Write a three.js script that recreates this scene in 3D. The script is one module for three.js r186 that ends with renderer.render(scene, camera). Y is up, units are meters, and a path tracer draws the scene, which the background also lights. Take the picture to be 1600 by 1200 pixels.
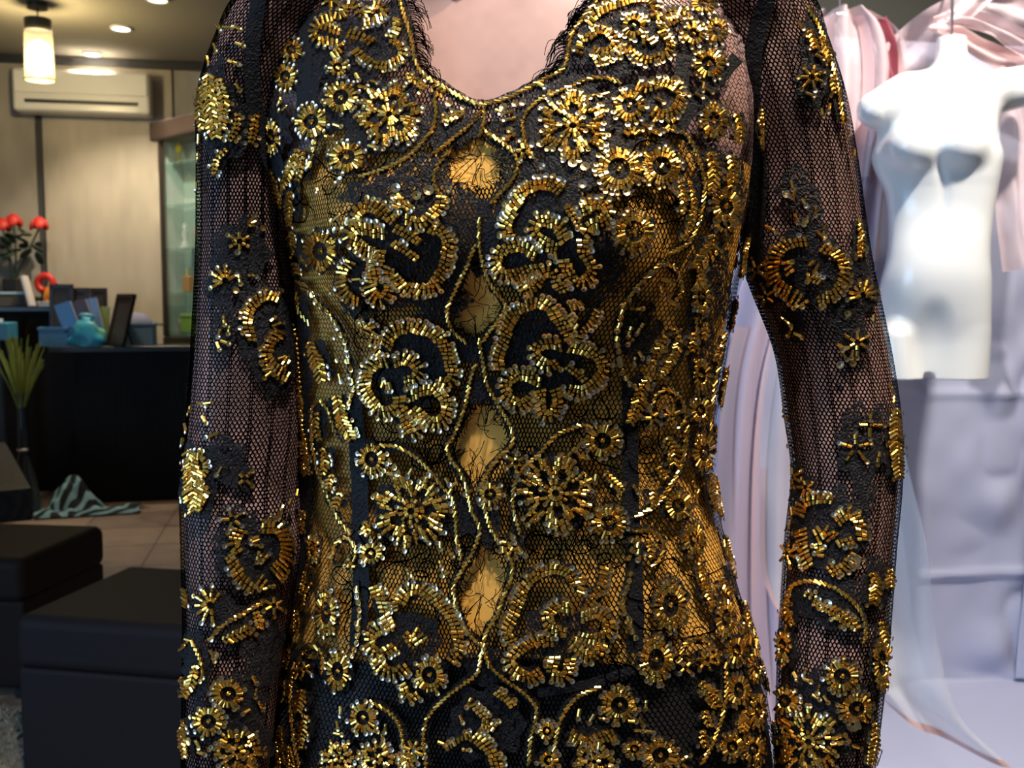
import * as THREE from 'three';
import { RectAreaLightUniformsLib } from 'three/addons/lights/RectAreaLightUniformsLib.js';
import { RoundedBoxGeometry } from 'three/addons/geometries/RoundedBoxGeometry.js';
import { MarchingCubes } from 'three/addons/objects/MarchingCubes.js';
import { mergeGeometries } from 'three/addons/utils/BufferGeometryUtils.js';

// ------------------------------------------------------------------ camera, light, exposure
const scene = new THREE.Scene();
const F = 1600, PITCH = Math.atan(130 / F), EYE = 1.15;
const camera = new THREE.PerspectiveCamera(2 * Math.atan(600 / F) * 180 / Math.PI, 4 / 3, 0.05, 60);
camera.position.set(0, EYE, 0);
camera.rotation.x = -PITCH;
camera.focus = 0.6;
camera.userData.fStop = 17;
scene.add(camera);
const renderer = new THREE.WebGLRenderer({ antialias: true });
renderer.toneMapping = THREE.LinearToneMapping;
renderer.toneMappingExposure = 1.0;
renderer.shadowMap.enabled = true;
RectAreaLightUniformsLib.init();
scene.background = new THREE.Color().setRGB(0.35, 0.5, 0.8);

// room frame: U runs along the back wall, N points from the back wall towards the shop front
const TURN = 0.2, RO = new THREE.Vector3(-2.97, 0, -6.55);
const RU = new THREE.Vector3(Math.cos(TURN), 0, -Math.sin(TURN)), RN = new THREE.Vector3(Math.sin(TURN), 0, Math.cos(TURN));
const room = (u, y, w) => RO.clone().addScaledVector(RU, u).addScaledVector(RN, w).setY(y);
const CEIL = 2.68, U0 = -1.9, U1 = 5.0, W1 = 8.7;

function spot(pos, target, intensity, color, angle, penumbra = 0.5, radius = 2) {
  const l = new THREE.SpotLight(color, intensity, 0, angle, penumbra, 2);
  l.position.copy(pos); l.target.position.copy(target); l.castShadow = true; l.shadow.radius = radius;
  scene.add(l); scene.add(l.target);
  return l;
}
// daylight through the shop window in the left wall, outside the frame
{
  const l = new THREE.RectAreaLight(new THREE.Color(0.36, 0.64, 1.0), 6.0, 2.6, 1.9);
  l.position.copy(room(U0 + 0.02, 1.35, 6.7));
  l.lookAt(room(U1, 1.35, 6.7)); scene.add(l);
}
const WARM = new THREE.Color(1.0, 0.80, 0.56), WHITE = new THREE.Color(1.0, 0.93, 0.85);
// recessed ceiling spots: [x, z, target, intensity, colour, half angle, penumbra]
const DOWNLIGHTS = [
  [0.06, -0.16, [0.0, 1.1, -0.60], 14, WHITE, 0.75, 0.6, 'recessed ceiling spot aimed at front of the gown'],
  [0.80, -0.30, [0.08, 1.05, -0.68], 14, WARM, 0.7, 0.6, 'warm recessed ceiling spot between gown and mannequin'],
  [1.18, -1.75, [1.05, 1.4, -2.6], 17, WHITE, 0.75, 0.5, 'recessed ceiling spot aimed at the white mannequin'],
  [1.75, -1.95, [1.3, 1.2, -2.7], 2, WHITE, 0.7, 0.5, 'recessed ceiling spot over the pale backdrop cloth'],
];

// ------------------------------------------------------------------ helpers
let seed = 12345;
const rnd = () => { seed = (seed * 1664525 + 1013904223) >>> 0; return seed / 4294967296; };
const rr = (a, b) => a + (b - a) * rnd();
const V = (x, y, z) => new THREE.Vector3(x, y, z);
const clamp = (x, a, b) => Math.min(b, Math.max(a, x));
const smooth = (a, b, x) => { const t = clamp((x - a) / (b - a), 0, 1); return t * t * (3 - 2 * t); };
const C = (r, g, b) => new THREE.Color().setRGB(r, g, b);
const SP = Math.sin(PITCH), CP = Math.cos(PITCH);
const ray = (x, y) => { const a = (x - 800) / F, v = (600 - y) / F; return V(a, v * CP - SP, -(CP + v * SP)); };
const at = (x, y, d) => { const r = ray(x, y); return r.multiplyScalar(d / -r.z).add(camera.position); };
const onLevel = (x, y, h) => { const r = ray(x, y); return r.multiplyScalar((h - EYE) / r.y).add(camera.position); };
const toPx = (p) => { const dy = p.y - EYE, dz = p.z, cy = dy * CP - dz * SP, cz = dy * SP + dz * CP; return [800 + F * p.x / -cz, 600 - F * cy / -cz]; };

const names = {};
const numbered = (n) => { if (names[n] === undefined) { names[n] = 0; return n; } names[n]++; return n + '_' + String(names[n]).padStart(3, '0'); };
function shadows(o) { o.castShadow = true; o.receiveShadow = true; return o; }
function tag(o, label, category, group) { o.userData.label = label; o.userData.category = category; if (group) o.userData.group = group; return o; }
function thing(name, label, category, pos, turn = 0, group) {
  const o = new THREE.Group(); o.name = numbered(name); scene.add(o); o.position.copy(pos); o.rotation.y = turn;
  return tag(o, label, category, group);
}
function part(name, geo, mat, parent, label) {
  const m = shadows(new THREE.Mesh(Array.isArray(geo) ? merge(geo) : geo, mat)); m.name = name; parent.add(m);
  if (label) m.userData.label = label;
  return m;
}
function struct(name, geo, mat, label, pos = V(0, 0, 0), turn = 0) {
  const m = shadows(new THREE.Mesh(Array.isArray(geo) ? merge(geo) : geo, mat)); m.name = numbered(name); scene.add(m);
  m.position.copy(pos); m.rotation.y = turn; m.userData.kind = 'structure';
  if (label) m.userData.label = label;
  return m;
}
function merge(list) {
  const gs = list.map((g) => { const q = g.index ? g.toNonIndexed() : g; for (const k of Object.keys(q.attributes)) if (!['position', 'normal', 'uv'].includes(k)) q.deleteAttribute(k); if (!q.attributes.uv) q.setAttribute('uv', new THREE.BufferAttribute(new Float32Array(q.attributes.position.count * 2), 2)); return q; });
  return gs.length > 1 ? mergeGeometries(gs) : gs[0];
}
const box = (w, h, d, x = 0, y = 0, z = 0, r = 0) => (r ? new RoundedBoxGeometry(w, h, d, 3, r) : new THREE.BoxGeometry(w, h, d)).translate(x, y, z);
const cyl = (r0, r1, h, x = 0, y = 0, z = 0, n = 24) => new THREE.CylinderGeometry(r1, r0, h, n).translate(x, y + h / 2, z);
const lathe = (pts, n = 32) => new THREE.LatheGeometry(pts.map(([r, y]) => new THREE.Vector2(r, y)), n);
const tube = (pts, r, seg = 16, n = 6) => new THREE.TubeGeometry(new THREE.CatmullRomCurve3(pts), seg, r, n);

// value noise
const H3 = (x, y, z) => { let h = (x * 374761393 + y * 668265263 + z * 1274126177) | 0; h = Math.imul(h ^ (h >>> 13), 1274126177); return ((h ^ (h >>> 16)) >>> 0) / 4294967296; };
function noise(x, y, z = 0) {
  const i = Math.floor(x), j = Math.floor(y), k = Math.floor(z), f = (t) => t * t * (3 - 2 * t), a = f(x - i), b = f(y - j), c = f(z - k);
  const l = (p, q, t) => p + (q - p) * t;
  return l(l(l(H3(i, j, k), H3(i + 1, j, k), a), l(H3(i, j + 1, k), H3(i + 1, j + 1, k), a), b), l(l(H3(i, j, k + 1), H3(i + 1, j, k + 1), a), l(H3(i, j + 1, k + 1), H3(i + 1, j + 1, k + 1), a), b), c) * 2 - 1;
}
function dataTex(n, fn, srgb, rep) {
  const d = new Uint8Array(n * n * 4);
  for (let y = 0; y < n; y++) for (let x = 0; x < n; x++) { const c = fn(x / n, y / n), o = (y * n + x) * 4; for (let k = 0; k < 3; k++) d[o + k] = clamp(Math.round((Array.isArray(c) ? c[k] : c) * 255), 0, 255); d[o + 3] = 255; }
  const t = new THREE.DataTexture(d, n, n); t.wrapS = t.wrapT = THREE.RepeatWrapping; t.magFilter = t.minFilter = THREE.LinearFilter;
  if (srgb) t.colorSpace = THREE.SRGBColorSpace;
  if (rep) t.repeat.set(rep, rep);
  t.needsUpdate = true; return t;
}
// tileable noise
const tn = (u, v, f, s = 0) => { let a = 0; const g = (x, y) => noise(x, y, s + 3.7); const x = u * f, y = v * f; a = g(x, y) * (1 - u) * (1 - v) + g(x - f, y) * u * (1 - v) + g(x, y - f) * (1 - u) * v + g(x - f, y - f) * u * v; return a; };
const std = (color, roughness = 0.6, extra = {}) => new THREE.MeshStandardMaterial({ color, roughness, side: THREE.DoubleSide, ...extra });
const phys = (color, roughness, extra = {}) => new THREE.MeshPhysicalMaterial({ color, roughness, side: THREE.DoubleSide, ...extra });

const grainTex = dataTex(256, (u, v) => 0.5 + 0.3 * tn(u, v, 6, 1) * 0.5 + 0.25 * tn(u, v * 1, 40, 2), false);
const woodTex = dataTex(256, (u, v) => { const g = 0.72 + 0.22 * tn(u, v, 3, 5) + 0.16 * Math.sin((u * 24 + tn(u, v, 4, 9) * 2) * 6.283); return [g, g * 0.97, g * 0.94]; }, true);
const mottleTex = dataTex(256, (u, v) => { const g = 0.88 + 0.1 * tn(u, v, 5, 11) + 0.06 * tn(u, v, 22, 12); return [g, g, g]; }, true);
const clothTex = dataTex(256, (u, v) => 0.5 + 0.35 * Math.sin(u * 6.283 * 32) * Math.sin(v * 6.283 * 32) + 0.15 * tn(u, v, 60, 4), false);

// ------------------------------------------------------------------ the room
const M = {
  wall: std(C(0.50, 0.45, 0.37), 0.7, { map: mottleTex, bumpMap: grainTex, bumpScale: 0.0006 }),
  panel: std(C(0.60, 0.52, 0.40), 0.55, { map: mottleTex, bumpMap: grainTex, bumpScale: 0.0004 }),
  groove: std(C(0.05, 0.05, 0.05), 0.8),
  olive: std(C(0.055, 0.055, 0.04), 0.8, { map: mottleTex, bumpMap: grainTex, bumpScale: 0.0008 }),
  ceiling: std(C(0.36, 0.33, 0.27), 0.85, { map: mottleTex, bumpMap: grainTex, bumpScale: 0.001 }),
  dark: phys(C(0.012, 0.009, 0.008), 0.6, { map: woodTex, specularIntensity: 0.35 }),
  darkTop: std(C(0.030, 0.026, 0.024), 0.28, { map: woodTex }),
  leather: phys(C(0.011, 0.010, 0.012), 0.65, { specularIntensity: 0.22, bumpMap: grainTex, bumpScale: 0.001 }),
  brownLeather: phys(C(0.014, 0.009, 0.008), 0.65, { specularIntensity: 0.22, bumpMap: grainTex, bumpScale: 0.001 }),
  white: std(C(0.75, 0.74, 0.72), 0.4),
  chrome: std(C(0.8, 0.8, 0.82), 0.2, { metalness: 1 }),
  black: std(C(0.012, 0.012, 0.013), 0.5),
};
const TH = 0.12;
const tileMats = [0, 1, 2, 3].map((k) => std(C(0.34 + 0.02 * k, 0.245 + 0.012 * k, 0.20 + 0.01 * (k % 2)), 0.32 + 0.04 * k, { map: mottleTex }));
{
  const fl = struct('floor', box(U1 - U0, TH, W1, (U0 + U1) / 2, -TH / 2 - 0.004, W1 / 2), std(C(0.12, 0.10, 0.09), 0.8), 'tiled shop floor', RO, TURN);
  const T = 0.4, tg = box(T - 0.006, 0.008, T - 0.006);
  for (let i = 0; i < 11; i++) for (let j = 0; j < 21; j++) {
    const t = part('floor_tile', tg, tileMats[Math.floor(rnd() * 4)], fl);
    t.position.set(U0 + 0.2 + i * T, -0.004, 0.2 + j * T);
  }
  struct('ceiling', box(U1 - U0, TH, W1, (U0 + U1) / 2, CEIL + TH / 2, W1 / 2), M.ceiling, 'matte ceiling with recessed spots', RO, TURN);
  const lw = (w0, w1, h0, h1) => box(TH, h1 - h0, w1 - w0, U0 - TH / 2, (h0 + h1) / 2, (w0 + w1) / 2);
  struct('wall_left', [lw(0, 5.3, 0, CEIL), lw(8.1, W1, 0, CEIL), lw(5.3, 8.1, 0, 0.35), lw(5.3, 8.1, 2.35, CEIL)], M.wall, null, RO, TURN);
  struct('wall_right', box(TH, CEIL, W1, U1 + TH / 2, CEIL / 2, W1 / 2), M.wall, null, RO, TURN);
  const wb = struct('wall_back', box(U1 - U0, CEIL, TH, (U0 + U1) / 2, CEIL / 2, -TH / 2 - 0.02), M.groove, 'cream panelled back wall', RO, TURN);
  for (const [a, b] of [[-1.9, -1.18], [-1.17, -0.03], [0.015, 0.80], [0.815, 1.9], [1.92, 3.4], [3.42, 5.0]]) part('wall_panel', box(b - a, CEIL, 0.02, (a + b) / 2, CEIL / 2, -0.01), a > 0.01 && a < 0.8 ? M.panel : M.wall, wb);
  struct('trim_1', box(U1 - U0, 0.05, 0.03, (U0 + U1) / 2, CEIL - 0.03, 0.016), M.black, 'dark shadow-gap moulding under the ceiling', RO, TURN);
  struct('wall_front', box(U1 - U0, CEIL, TH, (U0 + U1) / 2, CEIL / 2, W1 + TH / 2), M.wall, null, RO, TURN);
  const wx = U0 - 0.06, win = struct('window_1', [box(0.06, 2.0, 0.06, wx, 1.35, 5.33), box(0.06, 2.0, 0.06, wx, 1.35, 8.07), box(0.06, 0.06, 2.8, wx, 0.38, 6.7), box(0.06, 0.06, 2.8, wx, 2.32, 6.7)], M.black, 'shop window in a dark frame', RO, TURN);
  part('pane', box(0.006, 1.9, 2.7, wx, 1.35, 6.7), phys(C(1, 1, 1), 0.02, { transmission: 1, thickness: 0 }), win);
  // partition behind the display on the right
  struct('wall_partition', box(U1 - 2.3, CEIL, 0.1, (U1 + 2.3) / 2, CEIL / 2, 4.15), M.olive, 'dark olive partition behind the hanging dresses', RO, TURN);
}
// recessed downlights
const glow = (c, k) => new THREE.MeshStandardMaterial({ color: 0x111111, emissive: c, emissiveIntensity: k, roughness: 0.5 });
function downlight(p, label, glowC, k) {
  const t = thing('downlight', label, 'light', V(p.x, CEIL, p.z), 0, 'recessed ceiling downlights');
  part('rim', new THREE.TorusGeometry(0.052, 0.008, 8, 28).rotateX(Math.PI / 2).translate(0, -0.005, 0), M.white, t);
  part('lamp_glass', new THREE.CylinderGeometry(0.046, 0.046, 0.006, 28).translate(0, -0.004, 0), glow(glowC, k), t, 'glowing lamp face');
  return t;
}
for (const [x, z, tg, I, col, a, pen, label] of DOWNLIGHTS) {
  const p = V(x, CEIL - 0.025, z);
  downlight(p, label, col, 12);
  spot(p, V(...tg), I, col, a, pen, 2.2);
}
{
  for (const [x, y, I, ang, dw, label] of [[189, 43, 8, 0.85, 0.5, 'small bright ceiling downlight between pendant lamp and air conditioner'], [144, 83, 7, 1.0, 0.06, 'small bright ceiling downlight directly before air conditioner']]) {
    const p = onLevel(x, y, CEIL);
    downlight(p, label, WHITE, 14);
    spot(V(p.x, CEIL - 0.02, p.z), p.clone().addScaledVector(RN, -dw).setY(0.6), I, C(1.0, 0.86, 0.66), ang, 0.4, 1);
  }
  const p = onLevel(246, -2, CEIL); downlight(p, 'small ceiling downlight nearest the doorway end of the row', WARM, 8);
}

// ------------------------------------------------------------------ body shapes (metres, y up)
const interp = (tab, h, k) => { // rows sorted by height ascending, smooth between rows
  if (h <= tab[0][0]) return tab[0][k];
  for (let i = 1; i < tab.length; i++) if (h <= tab[i][0]) {
    const a = tab[i - 1], b = tab[i], t = (h - a[0]) / (b[0] - a[0]);
    const p0 = tab[Math.max(0, i - 2)], p3 = tab[Math.min(tab.length - 1, i + 1)];
    const m1 = (b[k] - p0[k]) / (b[0] - p0[0] || 1) * (b[0] - a[0]), m2 = (p3[k] - a[k]) / (p3[0] - a[0] || 1) * (b[0] - a[0]);
    const t2 = t * t, t3 = t2 * t;
    return (2 * t3 - 3 * t2 + 1) * a[k] + (t3 - 2 * t2 + t) * m1 + (-2 * t3 + 3 * t2) * b[k] + (t3 - t2) * m2;
  }
  return tab[tab.length - 1][k];
};
const M1 = 1 / 2640; // metres per pattern unit at the front of the body
const BX = 0.0, BZ = -0.69, YAW = 0.183;
// height, half width, front depth, back depth, centre x
const TORSO = [
  [0.60, 0.196, 0.120, 0.120, 0.0], [0.78, 0.186, 0.112, 0.118, 0.0], [0.826, 0.182, 0.108, 0.116, -0.001], [0.87, 0.177, 0.104, 0.114, -0.002], [0.915, 0.167, 0.100, 0.108, -0.001],
  [0.96, 0.155, 0.097, 0.098, -0.003], [1.005, 0.144, 0.092, 0.088, -0.004], [1.05, 0.1395, 0.088, 0.084, -0.006], [1.115, 0.145, 0.089, 0.086, -0.003],
  [1.18, 0.150, 0.093, 0.092, 0.001], [1.235, 0.162, 0.092, 0.096, -0.003], [1.284, 0.164, 0.084, 0.096, -0.007], [1.325, 0.148, 0.074, 0.090, -0.006],
  [1.362, 0.105, 0.060, 0.080, -0.004], [1.385, 0.066, 0.052, 0.066, -0.004], [1.41, 0.050, 0.050, 0.058, -0.004], [1.50, 0.047, 0.050, 0.055, -0.004], [1.60, 0.045, 0.05, 0.055, -0.004]];
function torsoR(th, h) { // th: angle from the front, 0 = front centre, in the turned body frame
  const a = interp(TORSO, h, 1), b = Math.cos(th) > 0 ? interp(TORSO, h, 2) : interp(TORSO, h, 3), n = 2.3;
  const s = Math.abs(Math.sin(th)), c = Math.abs(Math.cos(th));
  let r = Math.pow(Math.pow(s / a, n) + Math.pow(c / b, n), -1 / n);
  if (Math.cos(th) > 0 && h > 1.0 && h < 1.4) {
    const x = r * Math.sin(th), dx = (Math.abs(x) - 0.066) / 0.044, dy = h - 1.186, vy = dy > 0 ? dy / 0.062 : dy / 0.042;
    r += 0.030 * Math.exp(-dx * dx - vy * vy) * c;
    r += 0.010 * Math.exp(-(x / 0.04) * (x / 0.04) - vy * vy);
  }
  return r;
}
const torsoPoint = (th, h, off = 0) => { const r = torsoR(th, h) + off, t = th - YAW; return V(BX + interp(TORSO, h, 4) + Math.sin(t) * r, h, BZ + Math.cos(t) * r); };
const gTorso = (p) => { const x = p.x - BX - interp(TORSO, p.y, 4), z = p.z - BZ; return (Math.hypot(x, z) - torsoR(Math.atan2(x, z) + YAW, p.y)) * 0.9; };
// arms from outlines: [pixel row, centre, half width] of the sleeve at the arms' distance
const hOf = (y, d) => at(800, y, d).y;
const armTab = (d, rows) => rows.map(([y, c, w, dz]) => [hOf(y, d - dz), at(c, y, d - dz).x, w / F * (d - dz) * 0.985, -d + dz]).sort((a, b) => a[0] - b[0]);
const ARM = {
  r: armTab(0.69, [[-50, 1125, 46, 0], [0, 1170, 92, 0], [60, 1198, 90, 0], [150, 1222, 95, 0], [250, 1244, 92, 0], [400, 1258, 100, 0], [550, 1300, 90, 0.005], [650, 1315, 90, 0.01], [740, 1322, 86, 0.02], [850, 1312, 87, 0.03], [950, 1305, 87, 0.04], [1050, 1298, 86, 0.05], [1200, 1288, 78, 0.06], [1330, 1280, 66, 0.065]]),
  l: armTab(0.69, [[-50, 508, 46, 0], [0, 468, 93, 0], [60, 428, 88, 0], [150, 391, 80, 0], [250, 382, 73, 0], [400, 382, 75, 0], [550, 390, 91, 0.005], [650, 386, 95, 0.01], [750, 377, 95, 0.02], [850, 379, 96, 0.03], [950, 372, 87, 0.04], [1050, 365, 81, 0.05], [1200, 356, 74, 0.06], [1330, 345, 60, 0.065]]),
};
const gArm = (s, off = 0) => (p) => { const T = ARM[s], h = p.y, lo = T[0][0], hi = T[T.length - 1][0], hh = clamp(h, lo, hi); return Math.hypot(p.x - interp(T, hh, 1), p.z - interp(T, hh, 3), h - hh) - interp(T, hh, 2) - off; };
const armPoint = (s, th, h, off = 0) => { const T = ARM[s], r = interp(T, h, 2) + off; return V(interp(T, h, 1) + Math.sin(th) * r, h, interp(T, h, 3) + Math.cos(th) * r); };
const G = { t: gTorso, l: gArm('l'), r: gArm('r') };
const grad = (g, p, e = 0.001) => { const q = p.clone(), v = V(0, 0, 0); for (const k of ['x', 'y', 'z']) { q[k] = p[k] + e; const a = g(q); q[k] = p[k] - e; v[k] = a - g(q); q[k] = p[k]; } return v.normalize(); };
const skirtPoint = (th, h, off) => { if (h >= 0.78) return torsoPoint(th, h, off); const fl = 1 + Math.max(0, 0.8 - h) * 0.55 + 0.05 * smooth(0.75, 0, h) * Math.sin(th * 11), p = torsoPoint(th, 0.78, off); return V(BX + (p.x - BX) * fl, h, BZ + (p.z - BZ) * fl); };
// a place on the garment, given in pattern units, put on the cloth surface ('w': girth from the front centre and drop from the shoulder)
function onCloth(x, y, s) {
  if (s === 'w') { const th = x * M1 / 0.14, h = 1.347 - y * M1, P = skirtPoint(th, h, 0), N = skirtPoint(th, h, 0.01).sub(P).normalize(); return { P, N }; }
  const g = G[s], d = ray(x, y), o = camera.position, p = V(0, 0, 0), f = (t) => g(p.copy(d).multiplyScalar(t).add(o));
  let t0 = 0.46, hit = false, t1;
  for (t1 = 0.47; t1 < 0.86; t1 += 0.01) { if (f(t1) < 0) { hit = true; break; } t0 = t1; }
  if (!hit) return null;
  for (let i = 0; i < 14; i++) { const m = (t0 + t1) / 2; if (f(m) < 0) t1 = m; else t0 = m; }
  const P = d.clone().multiplyScalar(t1).add(o);
  return { P, N: grad(g, P) };
}
const smin = (a, b, k) => { const h = clamp(0.5 + 0.5 * (b - a) / k, 0, 1); return b + (a - b) * h - k * h * (1 - h); };
const capsule = (p, a, b, ra, rb) => { const ab = V(b[0] - a[0], b[1] - a[1], b[2] - a[2]), ap = V(p.x - a[0], p.y - a[1], p.z - a[2]); const t = clamp(ap.dot(ab) / ab.lengthSq(), 0, 1); return ap.addScaledVector(ab, -t).length() - (ra + (rb - ra) * t); };
const ell = (p, c, r) => { const x = (p.x - c[0]) / r[0], y = (p.y - c[1]) / r[1], z = (p.z - c[2]) / r[2]; return (Math.hypot(x, y, z) - 1) * Math.min(...r); };
function march(sdf, c, half, res, maxPoly = 120000) {
  const mc = new MarchingCubes(res, new THREE.MeshStandardMaterial(), false, false, maxPoly); mc.isolation = 0;
  const p = V(0, 0, 0), hs = res / 2;
  for (let z = 0; z < res; z++) for (let y = 0; y < res; y++) for (let x = 0; x < res; x++) {
    p.set(c.x + (x - hs) / hs * half.x, c.y + (y - hs) / hs * half.y, c.z + (z - hs) / hs * half.z);
    mc.field[x + y * res + z * res * res] = -sdf(p);
  }
  mc.update();
  const n = mc.count, pos = new Float32Array(n * 3), nor = new Float32Array(n * 3);
  for (let i = 0; i < n; i++) {
    p.set(mc.positionArray[i * 3] * half.x + c.x, mc.positionArray[i * 3 + 1] * half.y + c.y, mc.positionArray[i * 3 + 2] * half.z + c.z);
    pos.set([p.x, p.y, p.z], i * 3); const g = grad(sdf, p, 0.002); nor.set([g.x, g.y, g.z], i * 3);
  }
  const geo = new THREE.BufferGeometry();
  geo.setAttribute('position', new THREE.BufferAttribute(pos, 3)); geo.setAttribute('normal', new THREE.BufferAttribute(nor, 3));
  const uv = new Float32Array(n * 2); for (let i = 0; i < n; i++) { uv[i * 2] = pos[i * 3] * 4; uv[i * 2 + 1] = pos[i * 3 + 1] * 4; }
  geo.setAttribute('uv', new THREE.BufferAttribute(uv, 2));
  return geo;
}

// ------------------------------------------------------------------ the person in the gown
const BASE = V(BX, 0, BZ);
const person = thing('person', 'person in a long-sleeved black lace gown covered in gold beading', 'person', BASE);
const local = (geo) => geo.translate(-BASE.x, -BASE.y, -BASE.z);
const skinTex = dataTex(256, (u, v) => { const g = 0.94 + 0.05 * tn(u, v, 9, 31) + 0.03 * tn(u, v, 48, 32); return [g, g * (0.985 + 0.015 * tn(u, v, 5, 33)), g * 0.985]; }, true);
const skin = phys(C(0.44, 0.27, 0.24), 0.5, { map: skinTex, sheen: 0.1 });
{
  const aL = gArm('l', -0.003), aR = gArm('r', -0.003);
  const body = (p) => {
    let d = p.y > 0.82 ? gTorso(p) + 0.008 : 0.05 + (0.82 - p.y);
    d = smin(d, aL(p), 0.018); d = smin(d, aR(p), 0.018);
    // collar bones
    for (const s of [-1, 1]) d = smin(d, capsule(p, [-0.012 + s * 0.018, 1.352, -0.627], [-0.004 + s * 0.115, 1.372, -0.672], 0.006, 0.007), 0.02);
    // head with nose, lips, brow and ears
    let hd = smin(ell(p, [-0.01, 1.585, -0.672], [0.072, 0.105, 0.092]), ell(p, [-0.016, 1.515, -0.625], [0.042, 0.05, 0.046]), 0.04);
    hd = smin(hd, capsule(p, [-0.024, 1.585, -0.582], [-0.028, 1.552, -0.566], 0.007, 0.011), 0.012);
    hd = smin(hd, capsule(p, [-0.042, 1.525, -0.584], [-0.008, 1.525, -0.580], 0.006, 0.006), 0.008);
    for (const s of [-1, 1]) { hd = smin(hd, ell(p, [-0.004 + s * 0.074, 1.575, -0.678 - s * 0.01], [0.009, 0.028, 0.018]), 0.006); hd = Math.max(hd, -ell(p, [-0.022 + s * 0.031, 1.588, -0.572], [0.015, 0.009, 0.012])); }
    return smin(d, hd, 0.03);
  };
  const geos = [march(body, V(0, 1.24, -0.68), V(0.36, 0.5, 0.20), 112)];
  for (const s of ['l', 'r']) { // hands below the cuffs
    const T = ARM[s], w = T[0], m = s === 'l' ? 1 : -1, wx = w[1], wy = w[0], wz = w[3];
    const fing = [[-0.026, 0.070, 0.0085], [-0.009, 0.080, 0.009], [0.009, 0.075, 0.0088], [0.025, 0.060, 0.008]];
    const hand = (p) => {
      let d = smin(capsule(p, [wx, wy + 0.02, wz], [wx, wy - 0.03, wz + 0.004], 0.026, 0.022), ell(p, [wx, wy - 0.055, wz + 0.006], [0.018, 0.048, 0.038]), 0.02);
      for (const [o, L, r] of fing) {
        const b = [wx, wy - 0.085, wz + 0.006 - o], k1 = [wx + m * 0.006, wy - 0.085 - L * 0.5, wz + 0.008 - o * 1.05], k2 = [wx + m * 0.018, wy - 0.085 - L * 0.95, wz + 0.010 - o * 1.05];
        d = smin(d, Math.min(capsule(p, b, k1, r, r * 0.92), capsule(p, k1, k2, r * 0.92, r * 0.75)), 0.004);
      }
      d = smin(d, Math.min(capsule(p, [wx + m * 0.006, wy - 0.035, wz + 0.032], [wx + m * 0.016, wy - 0.072, wz + 0.052], 0.012, 0.0105), capsule(p, [wx + m * 0.016, wy - 0.072, wz + 0.052], [wx + m * 0.022, wy - 0.1, wz + 0.054], 0.0105, 0.008)), 0.008);
      return d;
    };
    geos.push(march(hand, V(wx, wy - 0.08, wz + 0.01), V(0.07, 0.12, 0.075), 64));
  }
  part('body', local(merge(geos)), skin, person, 'fair bare skin at the neck and upper chest');
  const hair = (p) => Math.max(smin(ell(p, [-0.006, 1.60, -0.685], [0.085, 0.110, 0.100]), capsule(p, [0.004, 1.60, -0.74], [0.006, 1.45, -0.76], 0.06, 0.035), 0.03), -ell(p, [-0.022, 1.545, -0.575], [0.062, 0.105, 0.08]));
  part('hair', local(march(hair, V(0, 1.57, -0.70), V(0.13, 0.2, 0.16), 56)), std(C(0.02, 0.013, 0.01), 0.5), person);
}
// grid surface from a point function
function grid(fn, nu, nv, uvm = 1, keep) {
  const pos = [], uv = [], idx = [];
  for (let j = 0; j <= nv; j++) for (let i = 0; i <= nu; i++) { const p = fn(i / nu, j / nv); pos.push(p.x, p.y, p.z); uv.push(i / nu * uvm, j / nv * uvm); }
  for (let j = 0; j < nv; j++) for (let i = 0; i < nu; i++) { const a = j * (nu + 1) + i, b = a + 1, c = a + nu + 1, d = c + 1; if (!keep || keep((i + 0.5) / nu, (j + 0.5) / nv)) idx.push(a, c, b, b, c, d); }
  const g = new THREE.BufferGeometry(); g.setAttribute('position', new THREE.Float32BufferAttribute(pos, 3)); g.setAttribute('uv', new THREE.Float32BufferAttribute(uv, 2)); g.setIndex(idx); g.computeVertexNormals();
  return g;
}
const satinGold = phys(C(0.84, 0.43, 0.085), 0.5, { specularIntensity: 0.5, bumpMap: clothTex, bumpScale: 0.00008 });
const blackSatin = phys(C(0.014, 0.012, 0.013), 0.5, { bumpMap: clothTex, bumpScale: 0.0001 });
// gold lining bodice
{
  const top = (th) => 1.243 + 0.010 * Math.cos(th * 2) + 0.010 * Math.exp(-Math.pow((Math.abs(th) - 0.75) / 0.35, 2));
  part('lining_bodice', local(grid((u, v) => { const th = (u * 2 - 1) * Math.PI, h = 0.905 + v * (top(th) - 0.905); return torsoPoint(th, h, -0.0042 - 0.0007 * noise(th * 3, h * 14, 2)); }, 120, 60, 12)), satinGold, person, 'golden satin lining under the lace');
  part('underskirt', local(grid((u, v) => { const th = (u * 2 - 1) * Math.PI, h = 0.012 + v * (0.925 + 0.014 * Math.sin(th * 1.4 + 1.2) - 0.012); return skirtPoint(th, h, -0.0025); }, 140, 60, 10)), blackSatin, person, 'black floor-length underskirt');
}

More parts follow.
